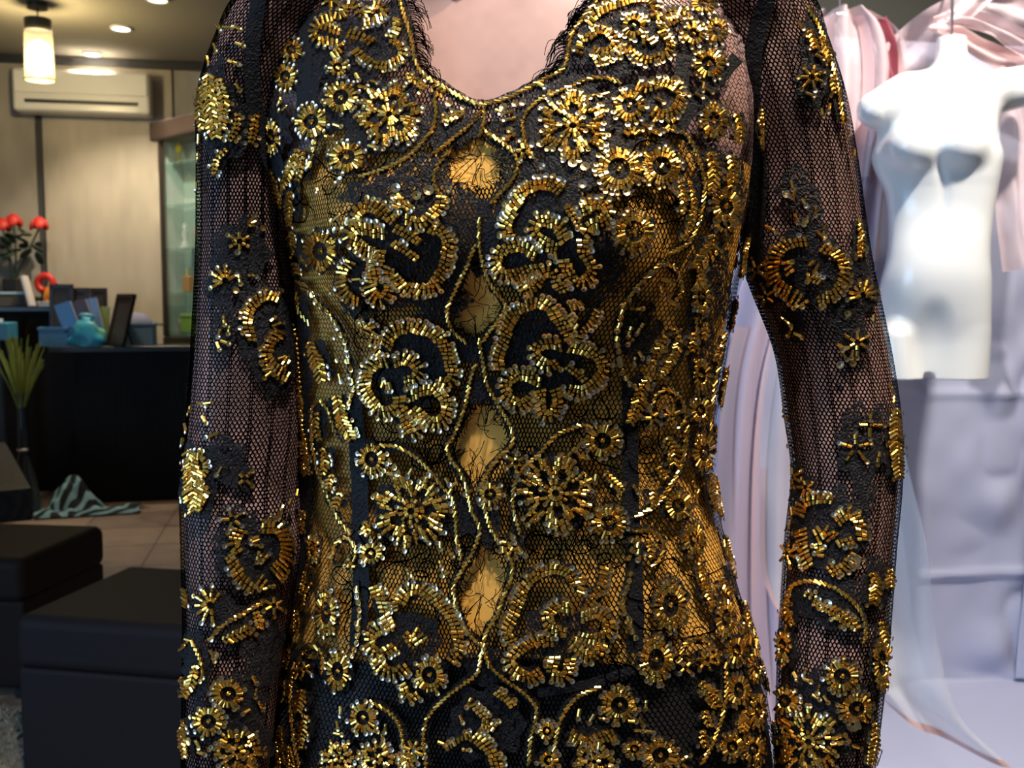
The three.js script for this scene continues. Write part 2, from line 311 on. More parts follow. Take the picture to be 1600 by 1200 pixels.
// the lace gown
const gown = new THREE.Group(); gown.name = 'lace_gown'; gown.userData.label = 'black net and lace overdress with gold bead embroidery'; person.add(gown);
const threadMat = phys(C(0.007, 0.007, 0.008), 0.6, { specularIntensity: 0.25 });
const poly = (pts) => { const n = pts.length; return (x, y) => { let c = false; for (let i = 0, j = n - 1; i < n; j = i++) { const [xi, yi] = pts[i], [xj, yj] = pts[j]; if (yi > y !== yj > y && x < (xj - xi) * (y - yi) / (yj - yi) + xi) c = !c; } return c; }; };
const NECK_L = [[612, -40], [628, 0], [640, 30], [645, 60], [650, 90], [660, 118], [690, 138], [720, 155], [755, 166]];
const NECK_R = [[955, -40], [930, 5], [905, 40], [890, 70], [882, 100], [865, 120], [830, 138], [790, 155], [755, 166]];
const inNeck = poly([[560, -400], ...NECK_L, ...NECK_R.slice().reverse(), [1010, -400]]);
const KEYS = [
  [[698, 262], [702, 240], [716, 222], [745, 212], [775, 224], [793, 248], [790, 272], [770, 290], [742, 300], [712, 290]],
  [[744, 408], [718, 455], [704, 486], [716, 514], [740, 528], [770, 505], [788, 480], [770, 445], [752, 408]],
  [[752, 628], [728, 655], [708, 695], [712, 715], [730, 746], [742, 756], [775, 716], [796, 690], [782, 652], [764, 632]],
  [[754, 850], [724, 900], [716, 925], [724, 968], [752, 998], [774, 955], [792, 905], [780, 868]],
];
const inKey = KEYS.map(poly);
const bare = (p) => { const [x, y] = toPx(p); return p.z > BZ && (inNeck(x, y) || inKey.some((f) => f(x, y))); };

// hexagonal net woven as threads: surf(s, h) gives points, s along the girth
function net(name, surf, s0, s1, h0, h1, cell, w, skip, parent, columns = 0) {
  const pos = [], nor = [], idx = [], N = V(0, 0, 0), D = V(0, 0, 0), S = V(0, 0, 0);
  const strip = (a, b, ww) => {
    const A = surf(a[0], a[1]), B = surf(b[0], b[1]);
    if (!A || !B || (skip && skip(A.p) && skip(B.p))) return;
    D.subVectors(B.p, A.p).normalize(); N.copy(A.n); S.crossVectors(D, N).normalize().multiplyScalar(ww / 2);
    const k = pos.length / 3;
    for (const [q, sg] of [[A.p, 1], [A.p, -1], [B.p, 1], [B.p, -1]]) { pos.push(q.x + S.x * sg, q.y + S.y * sg, q.z + S.z * sg); nor.push(N.x, N.y, N.z); }
    idx.push(k, k + 1, k + 2, k + 2, k + 1, k + 3);
  };
  const dx = cell, dy = cell * 0.86, ns = Math.floor((s1 - s0) / dx), nh = Math.floor((h1 - h0) / dy);
  const jit = (i, j, k) => (H3(i, j, k) - 0.5) * cell * 0.16;
  const vert = (i, j, up) => { const x = s0 + (i + (j & 1 ? 0.5 : 0)) * dx, y = h0 + j * dy + (up ? dy * 0.32 : -dy * 0.02); return [x + jit(i, j, up ? 1 : 2), y + jit(i, j, up ? 3 : 4)]; };
  for (let j = 0; j < nh; j++) for (let i = 0; i < ns; i++) {
    const a = vert(i, j, false), b = vert(i, j, true);
    const o = j & 1 ? 1 : 0;
    strip(a, b, w * 1.15); // knot bar
    if (j + 1 < nh) { strip(b, vert(i - 1 + o, j + 1, false), w); strip(b, vert(i + o, j + 1, false), w); }
    if (columns && i % columns === 0 && j + 2 < nh) strip(a, vert(i, j + 2, false), w * 0.7);
  }
  const g = new THREE.BufferGeometry(); g.setAttribute('position', new THREE.Float32BufferAttribute(pos, 3)); g.setAttribute('normal', new THREE.Float32BufferAttribute(nor, 3)); g.setIndex(idx);
  const m = part(name, local(g), threadMat, parent); m.userData.kind = 'stuff'; return m;
}
const torsoS = (off) => (s, h) => { const th = s / 0.14; return { p: torsoPoint(th, h, off), n: V(Math.sin(th - YAW), 0, Math.cos(th - YAW)) }; };
const armS = (k, off) => (s, h) => { const th = s / 0.038; return { p: armPoint(k, th, h, off), n: V(Math.sin(th), 0, Math.cos(th)) }; };
net('net_bodice', torsoS(0), -0.28, 0.28, 0.79, 1.37, 0.0032, 0.00074, bare, gown);
for (const k of ['l', 'r']) { const T = ARM[k]; net('net_sleeve', armS(k, 0), -0.084, 0.084, T[0][0] + 0.01, T[T.length - 1][0] - 0.012, 0.0027, 0.00078, (p) => gTorso(p) < -0.004, gown, 5); }

// black lace grounds and seam tapes
const laceAlpha = dataTex(512, (u, v) => { const a = tn(u, v, 38, 51), b = tn(u, v, 60, 52), c = Math.sin((u * 70 + tn(u, v, 9, 53) * 1.4) * 6.283) * Math.sin((v * 70 + tn(u, v, 9, 54) * 1.4) * 6.283); return a * 0.7 + b * 0.5 + c * 0.35 > -0.24 ? 1 : 0; }, false);
const laceBump = dataTex(512, (u, v) => 0.5 + 0.45 * tn(u, v, 70, 55) + 0.35 * tn(u, v, 30, 56) + 0.15 * tn(u, v, 130, 58), false);
const laceMat = phys(C(0.006, 0.006, 0.008), 0.6, { alphaMap: laceAlpha, transparent: true, bumpMap: laceBump, bumpScale: 0.0011, specularIntensity: 0.28 });
const tapeMat = phys(C(0.006, 0.006, 0.008), 0.6, { bumpMap: laceBump, bumpScale: 0.0008, specularIntensity: 0.25 });
function surfMesh(name, rings, s, off, mat, closed) { // rows of pattern points -> sheet on the cloth
  const P = rings.map((r) => r.map(([x, y]) => { const q = onCloth(x, y, s); return q ? q.P.addScaledVector(q.N, off) : null; }));
  const n = P[0].length, quads = [], root = new Int32Array(P.length * n).map((_, i) => i), find = (i) => { while (root[i] !== i) i = root[i] = root[root[i]]; return i; };
  const near = (a, b) => a.distanceToSquared(b) < 0.0006;
  for (let j = 0; j + 1 < P.length; j++) for (let i = 0; i < (closed ? n : n - 1); i++) { const i2 = (i + 1) % n, A = P[j][i], B = P[j][i2], Cc = P[j + 1][i], D = P[j + 1][i2]; if (A && B && Cc && D && near(A, B) && near(A, Cc) && near(B, D) && near(Cc, D)) { const q = [j * n + i, j * n + i2, (j + 1) * n + i, (j + 1) * n + i2]; quads.push(q); for (const k of q) root[find(k)] = find(q[0]); } }
  if (closed) for (let i = 1; i < n; i++) root[find(i)] = find(0);
  const tally = {}; for (const q of quads) { const r = find(q[0]); tally[r] = (tally[r] || 0) + 1; }
  const best = Object.keys(tally).sort((x, y) => tally[y] - tally[x])[0], pos = [], uv = [], idx = [], mapTo = {};
  const vtx = (k) => { if (closed && k < n) k = 0; if (mapTo[k] === undefined) { const q = P[Math.floor(k / n)][k % n]; mapTo[k] = pos.length / 3; pos.push(q.x, q.y, q.z); const onBody = s === 't' || s === 'w', ax = onBody ? BX : interp(ARM[s], q.y, 1), az = onBody ? BZ : interp(ARM[s], q.y, 3); uv.push(Math.atan2(q.x - ax, q.z - az) * (onBody ? 0.14 : 0.038) / 0.072, q.y / 0.072); } return mapTo[k]; };
  for (const q of quads) if (String(find(q[0])) === best) { const [a, b, c, d] = q.map(vtx); if (a !== b) idx.push(a, c, b); idx.push(b, c, d); }
  if (!idx.length) return null;
  const g = new THREE.BufferGeometry(); g.setAttribute('position', new THREE.Float32BufferAttribute(pos, 3)); g.setAttribute('uv', new THREE.Float32BufferAttribute(uv, 2)); g.setIndex(idx); g.computeVertexNormals();
  return part(name, local(g), mat, gown);
}
let pk = 0;
function patch(cx, cy, rx, ry, s = 't', rot = 0, wob = 0.2) {
  pk += 7.3; const rings = [], n = 34;
  for (let j = 0; j <= 5; j++) { const r = []; for (let i = 0; i < n; i++) { const a = i / n * Math.PI * 2, k = (j / 5) * (1 + wob * noise(Math.cos(a) * 2.2 + pk, Math.sin(a) * 2.2, pk) + 0.10 * Math.sin(a * 9 + pk)); const x = Math.cos(a) * rx * k, y = Math.sin(a) * ry * k; r.push([cx + x * Math.cos(rot) - y * Math.sin(rot), cy + x * Math.sin(rot) + y * Math.cos(rot)]); } rings.push(r); }
  return surfMesh('lace_patch', rings, s, 0.0009, laceMat, true);
}
function resample(pts, step) { const c = new THREE.CatmullRomCurve3(pts.map(([x, y]) => V(x, y, 0)), false, 'centripetal'), L = c.getLength(), n = Math.max(1, Math.round(L / step)); const out = []; for (let i = 0; i <= n; i++) { const p = c.getPointAt(i / n), t = c.getTangentAt(i / n); out.push([p.x, p.y, t.x, t.y]); } return out; }
function tape(pts, w, s = 't', name = 'seam_tape', mat = tapeMat, off = 0.0011, wob = 0.08) {
  const q = resample(pts, 10), rings = [-1, -0.33, 0.33, 1].map((k) => q.map(([x, y, tx, ty], i) => { const ww = w / 2 * (1 + wob * noise(i * 0.9, k * 3, pk)); return [x - ty * ww * k, y + tx * ww * k]; })); pk += 3.1;
  return surfMesh(name, rings, s, off, mat, false);
}

// beads and sequins
const beadMat = new THREE.MeshStandardMaterial({ color: 0xffffff, vertexColors: true, metalness: 1, roughness: 0.26, side: THREE.DoubleSide });
const GOLDS = [C(0.86, 0.52, 0.11), C(0.78, 0.44, 0.08), C(0.92, 0.62, 0.18), C(0.72, 0.47, 0.11), C(0.88, 0.49, 0.09)];
const SEQ = [C(0.80, 0.50, 0.18), C(0.66, 0.46, 0.24), C(0.70, 0.60, 0.48), C(0.76, 0.44, 0.14), C(0.60, 0.46, 0.30), C(0.82, 0.58, 0.24)];
class Beads {
  constructor(s) { this.s = s; this.pos = []; this.nor = []; this.col = []; }
  tri(a, b, c, k) { const n = b.clone().sub(a).cross(c.clone().sub(a)).normalize(); for (const q of [a, b, c]) { this.pos.push(q.x, q.y, q.z); this.nor.push(n.x, n.y, n.z); this.col.push(k.r, k.g, k.b); } }
  bead(A, B, N, r, k) { // hexagonal cut bead
    const D = B.clone().sub(A), L = D.length(); if (L < 1e-5 || L > 0.02) return; D.divideScalar(L);
    const S = V(0, 0, 0).crossVectors(D, N).normalize(), T = V(0, 0, 0).crossVectors(S, D), a0 = rnd() * 1.05, lo = [], hi = [];
    const tip = r * 0.35;
    for (let i = 0; i < 6; i++) { const a = a0 + i / 6 * Math.PI * 2, o = S.clone().multiplyScalar(Math.cos(a) * r).addScaledVector(T, Math.sin(a) * r); lo.push(A.clone().addScaledVector(D, tip).add(o)); hi.push(B.clone().addScaledVector(D, -tip).add(o)); }
    for (let i = 0; i < 6; i++) { const j = (i + 1) % 6; this.tri(lo[i], hi[i], lo[j], k); this.tri(lo[j], hi[i], hi[j], k); this.tri(A, lo[i], lo[j], k); this.tri(B, hi[j], hi[i], k); }
  }
  sequin(x, y, r = 4.6, big) {
    const q = onCloth(x, y, this.s); if (!q) return;
    const N = q.N.clone().add(V(rr(-0.16, 0.16), rr(-0.16, 0.16), rr(-0.16, 0.16))).normalize(), S = V(0, 1, 0).cross(N).normalize(), T = N.clone().cross(S), R = r * M1 * (big || 1), P = q.P.addScaledVector(q.N, 0.0024), k = SEQ[Math.floor(rnd() * SEQ.length)];
    const ring = (f, z) => { const o = []; for (let i = 0; i < 10; i++) { const a = i / 10 * Math.PI * 2; o.push(P.clone().addScaledVector(S, Math.cos(a) * R * f).addScaledVector(T, Math.sin(a) * R * f).addScaledVector(N, z * R)); } return o; };
    const o = ring(1, 0.1), m = ring(0.55, 0), c = ring(0.2, -0.1);
    for (let i = 0; i < 10; i++) { const j = (i + 1) % 10; this.tri(o[i], m[j], m[i], k); this.tri(o[i], o[j], m[j], k); this.tri(m[i], c[j], c[i], k); this.tri(m[i], m[j], c[j], k); }
  }
  stitch(xa, ya, xb, yb, r = 3.1, seg = 8) { // a short line of beads sewn from a to b
    const L = Math.hypot(xb - xa, yb - ya), n = Math.max(1, Math.round(L / (seg * rr(0.85, 1.35))));
    let p = onCloth(xa, ya, this.s); const k = GOLDS[Math.floor(rnd() * GOLDS.length)];
    for (let i = 1; i <= n; i++) { const q = onCloth(xa + (xb - xa) * i / n, ya + (yb - ya) * i / n, this.s); if (p && q) { const up = r * M1 * rr(0.7, 1.5) + 0.0006; this.bead(p.P.clone().addScaledVector(p.N, up), q.P.clone().addScaledVector(q.N, up), p.N, r * M1 * rr(0.88, 1.1), k); } p = q; }
  }
  done(name, label) {
    if (!this.pos.length) return null;
    const g = new THREE.BufferGeometry(); g.setAttribute('position', new THREE.Float32BufferAttribute(this.pos, 3)); g.setAttribute('normal', new THREE.Float32BufferAttribute(this.nor, 3)); g.setAttribute('color', new THREE.Float32BufferAttribute(this.col, 3));
    return part(name, local(g), beadMat, gown, label);
  }
}
const J = (a) => rr(-a, a);
function rowInto(b, path, w, o = {}) {
  const q = resample(path, o.step || 6.8); let mx = 0, my = 0; for (const [x, y] of q) { mx += x / q.length; my += y / q.length; }
  if (o.c) [mx, my] = o.c;
  for (const [x, y, tx, ty] of q) {
    let nx = -ty, ny = tx; if (nx * (x - mx) + ny * (y - my) < 0) { nx = -nx; ny = -ny; }
    const l = o.lean === undefined ? 0.25 : o.lean, ex = nx + tx * (l + J(0.15)), ey = ny + ty * (l + J(0.15)), W = w * rr(0.85, 1.1);
    b.stitch(x - ex * W * 0.5, y - ey * W * 0.5, x + ex * W * 0.5, y + ey * W * 0.5, o.r);
    if (rnd() < (o.seq === undefined ? 0.75 : o.seq)) b.sequin(x + ex * W * 0.62, y + ey * W * 0.62);
  }
}
function ringInto(b, cx, cy, rx, ry, rot = 0, o = {}) {
  const n = Math.max(7, Math.round(Math.PI * (rx + ry) / (o.step || 7.6))), inner = o.inner || 0.45;
  for (let i = 0; i < n; i++) { const a = (i + J(0.2)) / n * Math.PI * 2, c = Math.cos(a), s = Math.sin(a), P = (k) => { const x = c * rx * k, y = s * ry * k; return [cx + x * Math.cos(rot) - y * Math.sin(rot), cy + x * Math.sin(rot) + y * Math.cos(rot)]; }; const k1 = rr(0.88, 1.03), A = P(inner), B = P(k1); b.stitch(A[0], A[1], B[0], B[1]); if (rnd() < (o.seq === undefined ? 0.6 : o.seq)) { const Q = P(k1 + 3 / Math.max(rx, ry)); b.sequin(Q[0], Q[1], 4.2); } }
  b.stitch(cx - 3, cy - 2, cx + 3, cy + 2, 3.0); if (rx > 22) b.stitch(cx - 2, cy + 3, cx + 3, cy - 4, 2.8);
}
function ring(cx, cy, rx, ry = rx, s = 't', rot = 0, o = {}) { patch(cx, cy, rx + 4, ry + 4, s, rot, 0.15); const b = new Beads(s); ringInto(b, cx, cy, rx, ry, rot, o); b.done('bead_ring_flower'); }
function flower(cx, cy, r, s = 't', petals = 6, ph = 0) {
  patch(cx, cy, r + 2, r + 2, s, 0, 0.2); const b = new Beads(s), n = Math.round(2 * Math.PI * r / 6.6);
  for (let i = 0; i < n; i++) { const a = i / n * Math.PI * 2, k = 0.66 + 0.36 * Math.abs(Math.cos(petals * (a + ph) / 2)), r1 = r * k, r0 = r1 - Math.max(9, r * 0.36) * rr(0.85, 1.1), l = J(0.12); b.stitch(cx + Math.cos(a) * r0, cy + Math.sin(a) * r0, cx + Math.cos(a + l) * r1, cy + Math.sin(a + l) * r1); if (rnd() < 0.6) b.sequin(cx + Math.cos(a + l) * (r1 + 4), cy + Math.sin(a + l) * (r1 + 4), 4.3); }
  const m = Math.max(5, Math.round(r / 4.5)); for (let i = 0; i < m; i++) { const a = i / m * 6.283 + J(0.2); b.stitch(cx + Math.cos(a) * r * 0.08, cy + Math.sin(a) * r * 0.08, cx + Math.cos(a) * r * 0.36, cy + Math.sin(a) * r * 0.36); if (rnd() < 0.4) b.sequin(cx + Math.cos(a) * r * 0.4, cy + Math.sin(a) * r * 0.4, 4); }
  b.done('bead_flower');
}
function rose(rows, s, ground, w = 18) { // large rose made of satin-stitched petal outlines
  for (const g of ground) patch(g[0], g[1], g[2], g[3], s, g[4] || 0, 0.12);
  for (const r of rows) { const last = r[r.length - 1], o = Array.isArray(last) ? {} : last; tape(Array.isArray(last) ? r : r.slice(0, -1), (o.w || w) + 9, s, 'lace_patch', laceMat, 0.0009, 0.35); }
  const b = new Beads(s);
  for (const r of rows) { const last = r[r.length - 1]; if (typeof last === 'object' && !Array.isArray(last)) { rowInto(b, r.slice(0, -1), last.w || w, last); } else rowInto(b, r, w); }
  b.done('bead_rose');
}
function rope(path, s = 't', o = {}) {
  if (o.ground !== 0) tape(path, o.ground || 15, s, 'lace_patch', laceMat, 0.0009, 0.35);
  const b = new Beads(s), q = resample(path, 7.5);
  for (const [x, y, tx, ty] of q) { const a = (o.twist === undefined ? 0.42 : o.twist) + J(0.12), ex = tx * Math.cos(a) - ty * Math.sin(a), ey = tx * Math.sin(a) + ty * Math.cos(a), l = (o.len || 12) / 2; b.stitch(x - ex * l, y - ey * l, x + ex * l, y + ey * l, o.r || 2.5); if (o.seq && rnd() < o.seq) b.sequin(x + J(3), y + J(3)); }
  b.done('bead_scroll');
}
function leaf(path, w, s = 't', o = {}) { // herringbone leaf
  tape(path, w + 12, s, 'lace_patch', laceMat, 0.0009, 0.3);
  const b = new Beads(s), q = resample(path, 6.5), n = q.length;
  q.forEach(([x, y, tx, ty], i) => { const k = w / 2 * (0.55 + 0.45 * Math.sin(Math.PI * (i + 0.5) / n)); for (const sg of [-1, 1]) { const ex = -ty * sg + tx * 0.7, ey = tx * sg + ty * 0.7; b.stitch(x, y, x + ex * k * rr(0.8, 1.1), y + ey * k * rr(0.8, 1.1)); if (rnd() < (o.seq === undefined ? 0.25 : o.seq)) b.sequin(x + ex * (k + 3), y + ey * (k + 3), 4); } });
  b.done('bead_leaf');
}
function strand(path, s = 't') { tape(path, 12, s, 'lace_patch', laceMat, 0.0009, 0.3); const b = new Beads(s); resample(path, 11).forEach(([x, y, tx, ty], i) => { b.stitch(x - tx * 6 + ty * 2, y - ty * 6 - tx * 2, x + tx * 4, y + ty * 4); b.sequin(x + J(2.5), y + J(2.5), 5); }); b.done('sequin_strand'); }
function sprig(cx, cy, r, s = 't', n = 5, ph = 0, spread = 6.283, o = {}) { patch(cx, cy, r * 0.8 + 5, r * 0.8 + 5, s, 0, 0.4); const b = new Beads(s); for (let i = 0; i < n; i++) { const a = ph + (i + 0.5) / n * spread, k = r * rr(0.8, 1.1); b.stitch(cx + Math.cos(a) * r * 0.2, cy + Math.sin(a) * r * 0.2, cx + Math.cos(a) * k, cy + Math.sin(a) * k); if (rnd() < (o.seq === undefined ? 0.7 : o.seq)) b.sequin(cx + Math.cos(a) * (k + 3), cy + Math.sin(a) * (k + 3), 4.4); } b.done('bead_sprig'); }
function bits(list, s = 't') { // single stitches: [x, y, angle in degrees, length]
  for (const [x, y, a, l] of list) { const b = new Beads(s), c = Math.cos(a * Math.PI / 180) * (l || 12) / 2, q = Math.sin(a * Math.PI / 180) * (l || 12) / 2; b.stitch(x - c, y - q, x + c, y + q, 2.9); b.sequin(x + c * 1.3, y + q * 1.3, 4.4); b.done('bead_stitch'); }
}
function loose(list, s = 't', r = 5.5) { for (const [x, y, k] of list) { const b = new Beads(s); b.sequin(x, y, r * (k || 1)); b.done('sequin'); } }

// ------------------------------------------------------------------ embroidery pattern (pattern units as on the worn gown)
// lace grounds of the yoke, bust and waist
for (const a of [[565, 62, 84, 58], [505, 98, 26, 30], [700, 195, 50, 34], [600, 185, 66, 56], [515, 172, 44, 38], [660, 262, 44, 22], [600, 300, 62, 30], [735, 345, 40, 44], [690, 310, 52, 34], [432, 200, 24, 40], [440, 300, 30, 54],
  [965, 55, 84, 58], [1098, 70, 34, 44], [880, 190, 76, 64], [985, 172, 44, 36], [830, 250, 56, 46], [880, 270, 70, 36], [800, 200, 36, 46], [950, 250, 50, 40], [1032, 255, 36, 36], [1112, 190, 26, 36], [1118, 290, 34, 60], [900, 140, 40, 28],
  [750, 380, 40, 50], [735, 545, 44, 20], [760, 610, 40, 22], [690, 480, 40, 26], [800, 540, 34, 30], [560, 470, 30, 30], [690, 462, 44, 22], [900, 462, 50, 22], [955, 420, 24, 44], [735, 800, 20, 36], [762, 820, 20, 36], [760, 1040, 34, 30], [470, 560, 20, 110], [470, 800, 20, 100], [1090, 520, 22, 70], [1136, 300, 26, 70], [1124, 440, 18, 60], [1000, 520, 34, 50]]) patch(a[0], a[1], a[2], a[3]);
// seams and boning
tape([[412, -20], [402, 40], [399, 100], [403, 160], [415, 215], [432, 265], [440, 320]], 30);
tape([[484, -30], [479, 80], [477, 140], [476, 190]], 22);
tape([[405, 120], [450, 128], [500, 136]], 18);
tape([[1068, 85], [1063, 130], [1062, 165]], 24);
tape([[1150, 90], [1120, 125], [1085, 160], [1060, 200]], 22);
tape([[553, 620], [560, 700], [565, 800], [566, 900], [560, 1010]], 26);
tape([[983, 590], [984, 680], [985, 780], [990, 880], [993, 960], [990, 1020]], 25);
tape([[840, 1082], [900, 1072], [960, 1055], [1000, 1040]], 14);
tape([[476, 620], [480, 720], [476, 820], [462, 920]], 16);
tape([[1206, -30], [1182, 60], [1176, 130], [1180, 200], [1186, 270], [1184, 340], [1172, 400]], 26, 'r');
tape([[410, -30], [394, 80], [396, 150], [408, 210], [425, 260]], 24, 'l');

// neckline and keyhole ropes
rope([[615, -30], [626, 5], [637, 40], [645, 70], [650, 98], [662, 118], [690, 136], [715, 151], [738, 162], [755, 166]], 't', { ground: 18 });
rope([[952, -30], [930, 6], [906, 37], [893, 57], [889, 75], [886, 95], [878, 112], [850, 126], [820, 143], [787, 158], [757, 166]], 't', { ground: 18 });
rope([[757, 166], [757, 195], [752, 212]], 't', { ground: 10 });
rope([[750, 178], [735, 197], [714, 214], [692, 232], [681, 240]]);
rope([[700, 240], [684, 262], [678, 280], [684, 300], [697, 312]], 't', { ground: 20 });
rope([[762, 210], [790, 228], [806, 244], [810, 262], [800, 285], [784, 302], [772, 316]], 't', { ground: 20 });
rope([[741, 386], [732, 410], [720, 435], [710, 457], [700, 482], [702, 502], [712, 520], [727, 532]]);
rope([[750, 345], [750, 387], [757, 415], [765, 437], [777, 455], [791, 477], [785, 492], [770, 512], [756, 532]]);
rope([[742, 572], [735, 597], [730, 625], [722, 650], [710, 680], [700, 697], [705, 717], [720, 737], [730, 762], [735, 787]]);
rope([[750, 532], [755, 562], [762, 600], [775, 625], [790, 650], [802, 677], [800, 695], [782, 712], [765, 735], [752, 760]]);
rope([[735, 787], [738, 800], [750, 822], [748, 840], [737, 867], [717, 900], [710, 917], [713, 940], [720, 967], [733, 990], [753, 1007]]);
rope([[756, 775], [760, 800], [770, 830], [787, 857], [800, 877], [800, 900], [787, 933], [777, 960], [760, 990], [757, 1010], [767, 1040], [793, 1063], [817, 1080], [837, 1103], [837, 1127], [830, 1150], [827, 1190]]);
rope([[753, 1020], [747, 1050], [727, 1067], [700, 1087], [677, 1110], [667, 1127], [663, 1150], [667, 1195]]);
// scrolls
rope([[680, 158], [682, 180], [676, 205], [660, 225], [640, 245], [610, 262], [568, 277]]);
rope([[965, 131], [950, 125], [935, 124], [915, 127], [897, 135], [870, 147], [850, 155], [835, 165], [822, 180], [817, 195], [819, 212], [822, 228], [832, 245]]);
rope([[1015, 207], [1050, 205], [1070, 212], [1082, 232], [1092, 260], [1098, 287], [1096, 312], [1092, 337], [1085, 357], [1075, 377], [1060, 388], [1045, 395]]);
rope([[600, 696], [617, 697], [640, 707], [660, 722], [677, 740], [692, 760], [707, 777], [712, 800], [714, 835], [722, 870]]);
rope([[920, 665], [905, 665], [870, 680], [857, 692], [840, 712], [822, 727], [807, 750], [802, 790], [812, 830]]);
rope([[1070, 670], [1067, 700], [1060, 730], [1047, 755], [1032, 777], [1017, 793], [996, 806]], 't', { len: 15 });
rope([[583, 1097], [607, 1110], [623, 1127], [630, 1153], [633, 1190]]);
rope([[933, 1073], [900, 1090], [883, 1110], [873, 1133], [863, 1190]]);
rope([[1130, 1040], [1132, 1083], [1123, 1127], [1110, 1163], [1095, 1190]]);
rope([[490, 675], [495, 715], [505, 750], [520, 787], [535, 815], [548, 830]]);
rope([[492, 690], [490, 660], [492, 637], [502, 627], [515, 640], [520, 655], [527, 676]]);
// left side ropes along the princess seam
rope([[407, 250], [415, 275], [425, 300], [432, 325], [437, 350], [441, 375], [445, 400], [447, 425], [450, 450], [455, 475], [460, 500], [465, 525], [470, 575], [472, 612], [475, 650], [477, 675], [482, 705], [482, 735]], 't', { ground: 24, r: 2.7 });
rope([[455, 250], [448, 280], [443, 305], [440, 335], [441, 365]]);
leaf([[424, 268], [430, 290], [434, 312]], 18); leaf([[458, 300], [456, 325], [456, 350]], 14); leaf([[459, 362], [460, 380], [456, 398]], 14);
leaf([[436, 395], [438, 415], [442, 432]], 14); leaf([[462, 412], [467, 425]], 14);
rope([[470, 442], [482, 445]]); rope([[467, 462], [472, 487], [485, 504]]);
leaf([[465, 590], [468, 615], [472, 640]], 15); leaf([[474, 690], [480, 720], [483, 738]], 18);
rope([[468, 740], [460, 775], [458, 805]], 't', { twist: 0.2 });
leaf([[487, 535], [497, 560], [507, 592]], 24); leaf([[530, 618], [535, 640], [541, 662], [552, 684]], 24); leaf([[508, 700], [512, 720], [510, 738]], 16); leaf([[500, 645], [498, 668], [503, 685]], 13);
leaf([[522, 742], [518, 760]], 14); leaf([[535, 770], [528, 790]], 16);
strand([[492, 462], [502, 475], [515, 487], [525, 500], [532, 512], [540, 527], [545, 545], [547, 562], [550, 572], [550, 587], [555, 600], [552, 617], [547, 627]]);
bits([[520, 522, 35], [528, 555, 70], [535, 588, 75], [515, 450, 40], [480, 452, 20], [498, 295, 70], [522, 285, 30], [530, 340, 140, 14], [480, 330, 80]]);

// upper left yoke
rose([
  [[532, 52], [515, 46], [500, 40], [492, 55], [500, 66], [520, 68], [535, 76], [524, 90]],
  [[508, 36], [525, 28], [540, 26], [541, 12], [556, 12], [565, 24], [575, 26], [582, 14], [597, 12], [604, 22], [592, 33], [572, 39]],
  [[622, 34], [622, 50], [615, 64], [628, 76], [631, 88], [620, 99], [604, 105], [585, 102], [570, 92], [558, 82]],
  [[548, 56], [566, 60], [582, 68], { w: 17, seq: 0.2 }]], 't', [[570, 58, 72, 54]], 14);
ring(531, 108, 15); ring(459, 80, 18, 17); ring(450, 122, 18, 20); ring(536, 155, 26); ring(490, 192, 25); ring(428, 215, 15, 27);
flower(610, 182, 50, 't', 6, 0.2); ring(545, 248, 28, 24); sprig(440, 22, 16, 't', 7); sprig(520, 2, 18, 't', 6);
bits([[442, 158, 110], [448, 170, 150], [560, 122, 60], [586, 130, 20], [568, 138, 15], [530, 198, 20], [517, 215, 10], [583, 232, 20], [610, 212, 110], [497, 228, 110], [488, 258, 120], [706, 186, 160], [722, 178, 170], [640, 122, 60]]);
leaf([[638, 122], [652, 130], [664, 140]], 16); leaf([[676, 140], [690, 148]], 18); leaf([[692, 190], [708, 186], [722, 180]], 14, 't'); leaf([[470, 235], [462, 262], [448, 290]], 15); leaf([[478, 240], [476, 262], [470, 280]], 12);
strand([[494, 225], [492, 242], [488, 258]]);

// upper right yoke
rose([
  [[922, 40], [930, 27], [947, 17], [965, 10], [982, 4], [1000, 1], [1015, 5], [1022, 15], [1020, 27], [1030, 30], [1045, 22], [1062, 22], [1072, 22]],
  [[1060, 32], [1045, 38], [1030, 47], [1038, 60], [1045, 72], [1040, 87], [1025, 92], [1010, 97], [995, 92], [985, 82], [975, 77]],
  [[905, 84], [907, 67], [920, 60], [935, 50], [950, 55], [960, 67], [957, 77], [942, 84], [928, 80]],
  [[930, 97], [945, 92], [962, 85], [975, 80]], [[1004, 66], [1012, 62], [1020, 70], { w: 12, seq: 0.3 }]], 't', [[975, 52, 72, 52]], 14);
ring(989, 43, 20); ring(1081, 56, 18); ring(1116, 50, 17, 20); ring(1104, 102, 24); ring(982, 168, 26); ring(1112, 190, 20, 28); ring(965, 267, 36); ring(1030, 262, 31); ring(1096, 10, 20, 14);
flower(895, 200, 53, 't', 6, 0.5); 
rose([[[995, 137], [1012, 140], [1030, 132], [1050, 137], [1062, 147], [1058, 162], [1050, 175], [1035, 180], [1020, 177]]], 't', [[1032, 155, 38, 32]], 17);
bits([[1096, 136, 100], [1103, 142, 30], [1087, 150, 25], [918, 158, 110, 14], [930, 152, 160, 14], [945, 150, 165, 14], [1028, 158, 30], [1005, 198, 25], [1020, 208, 20], [1020, 190, 120], [780, 176, 20], [795, 178, 170, 18], [800, 188, 170, 16], [800, 214, 160, 16], [792, 220, 170], [845, 135, 30], [858, 148, 110]]);
sprig(985, 216, 16, 't', 4, 3.4, 2.6); sprig(1045, 196, 12, 't', 4); sprig(820, 238, 14, 't', 5);
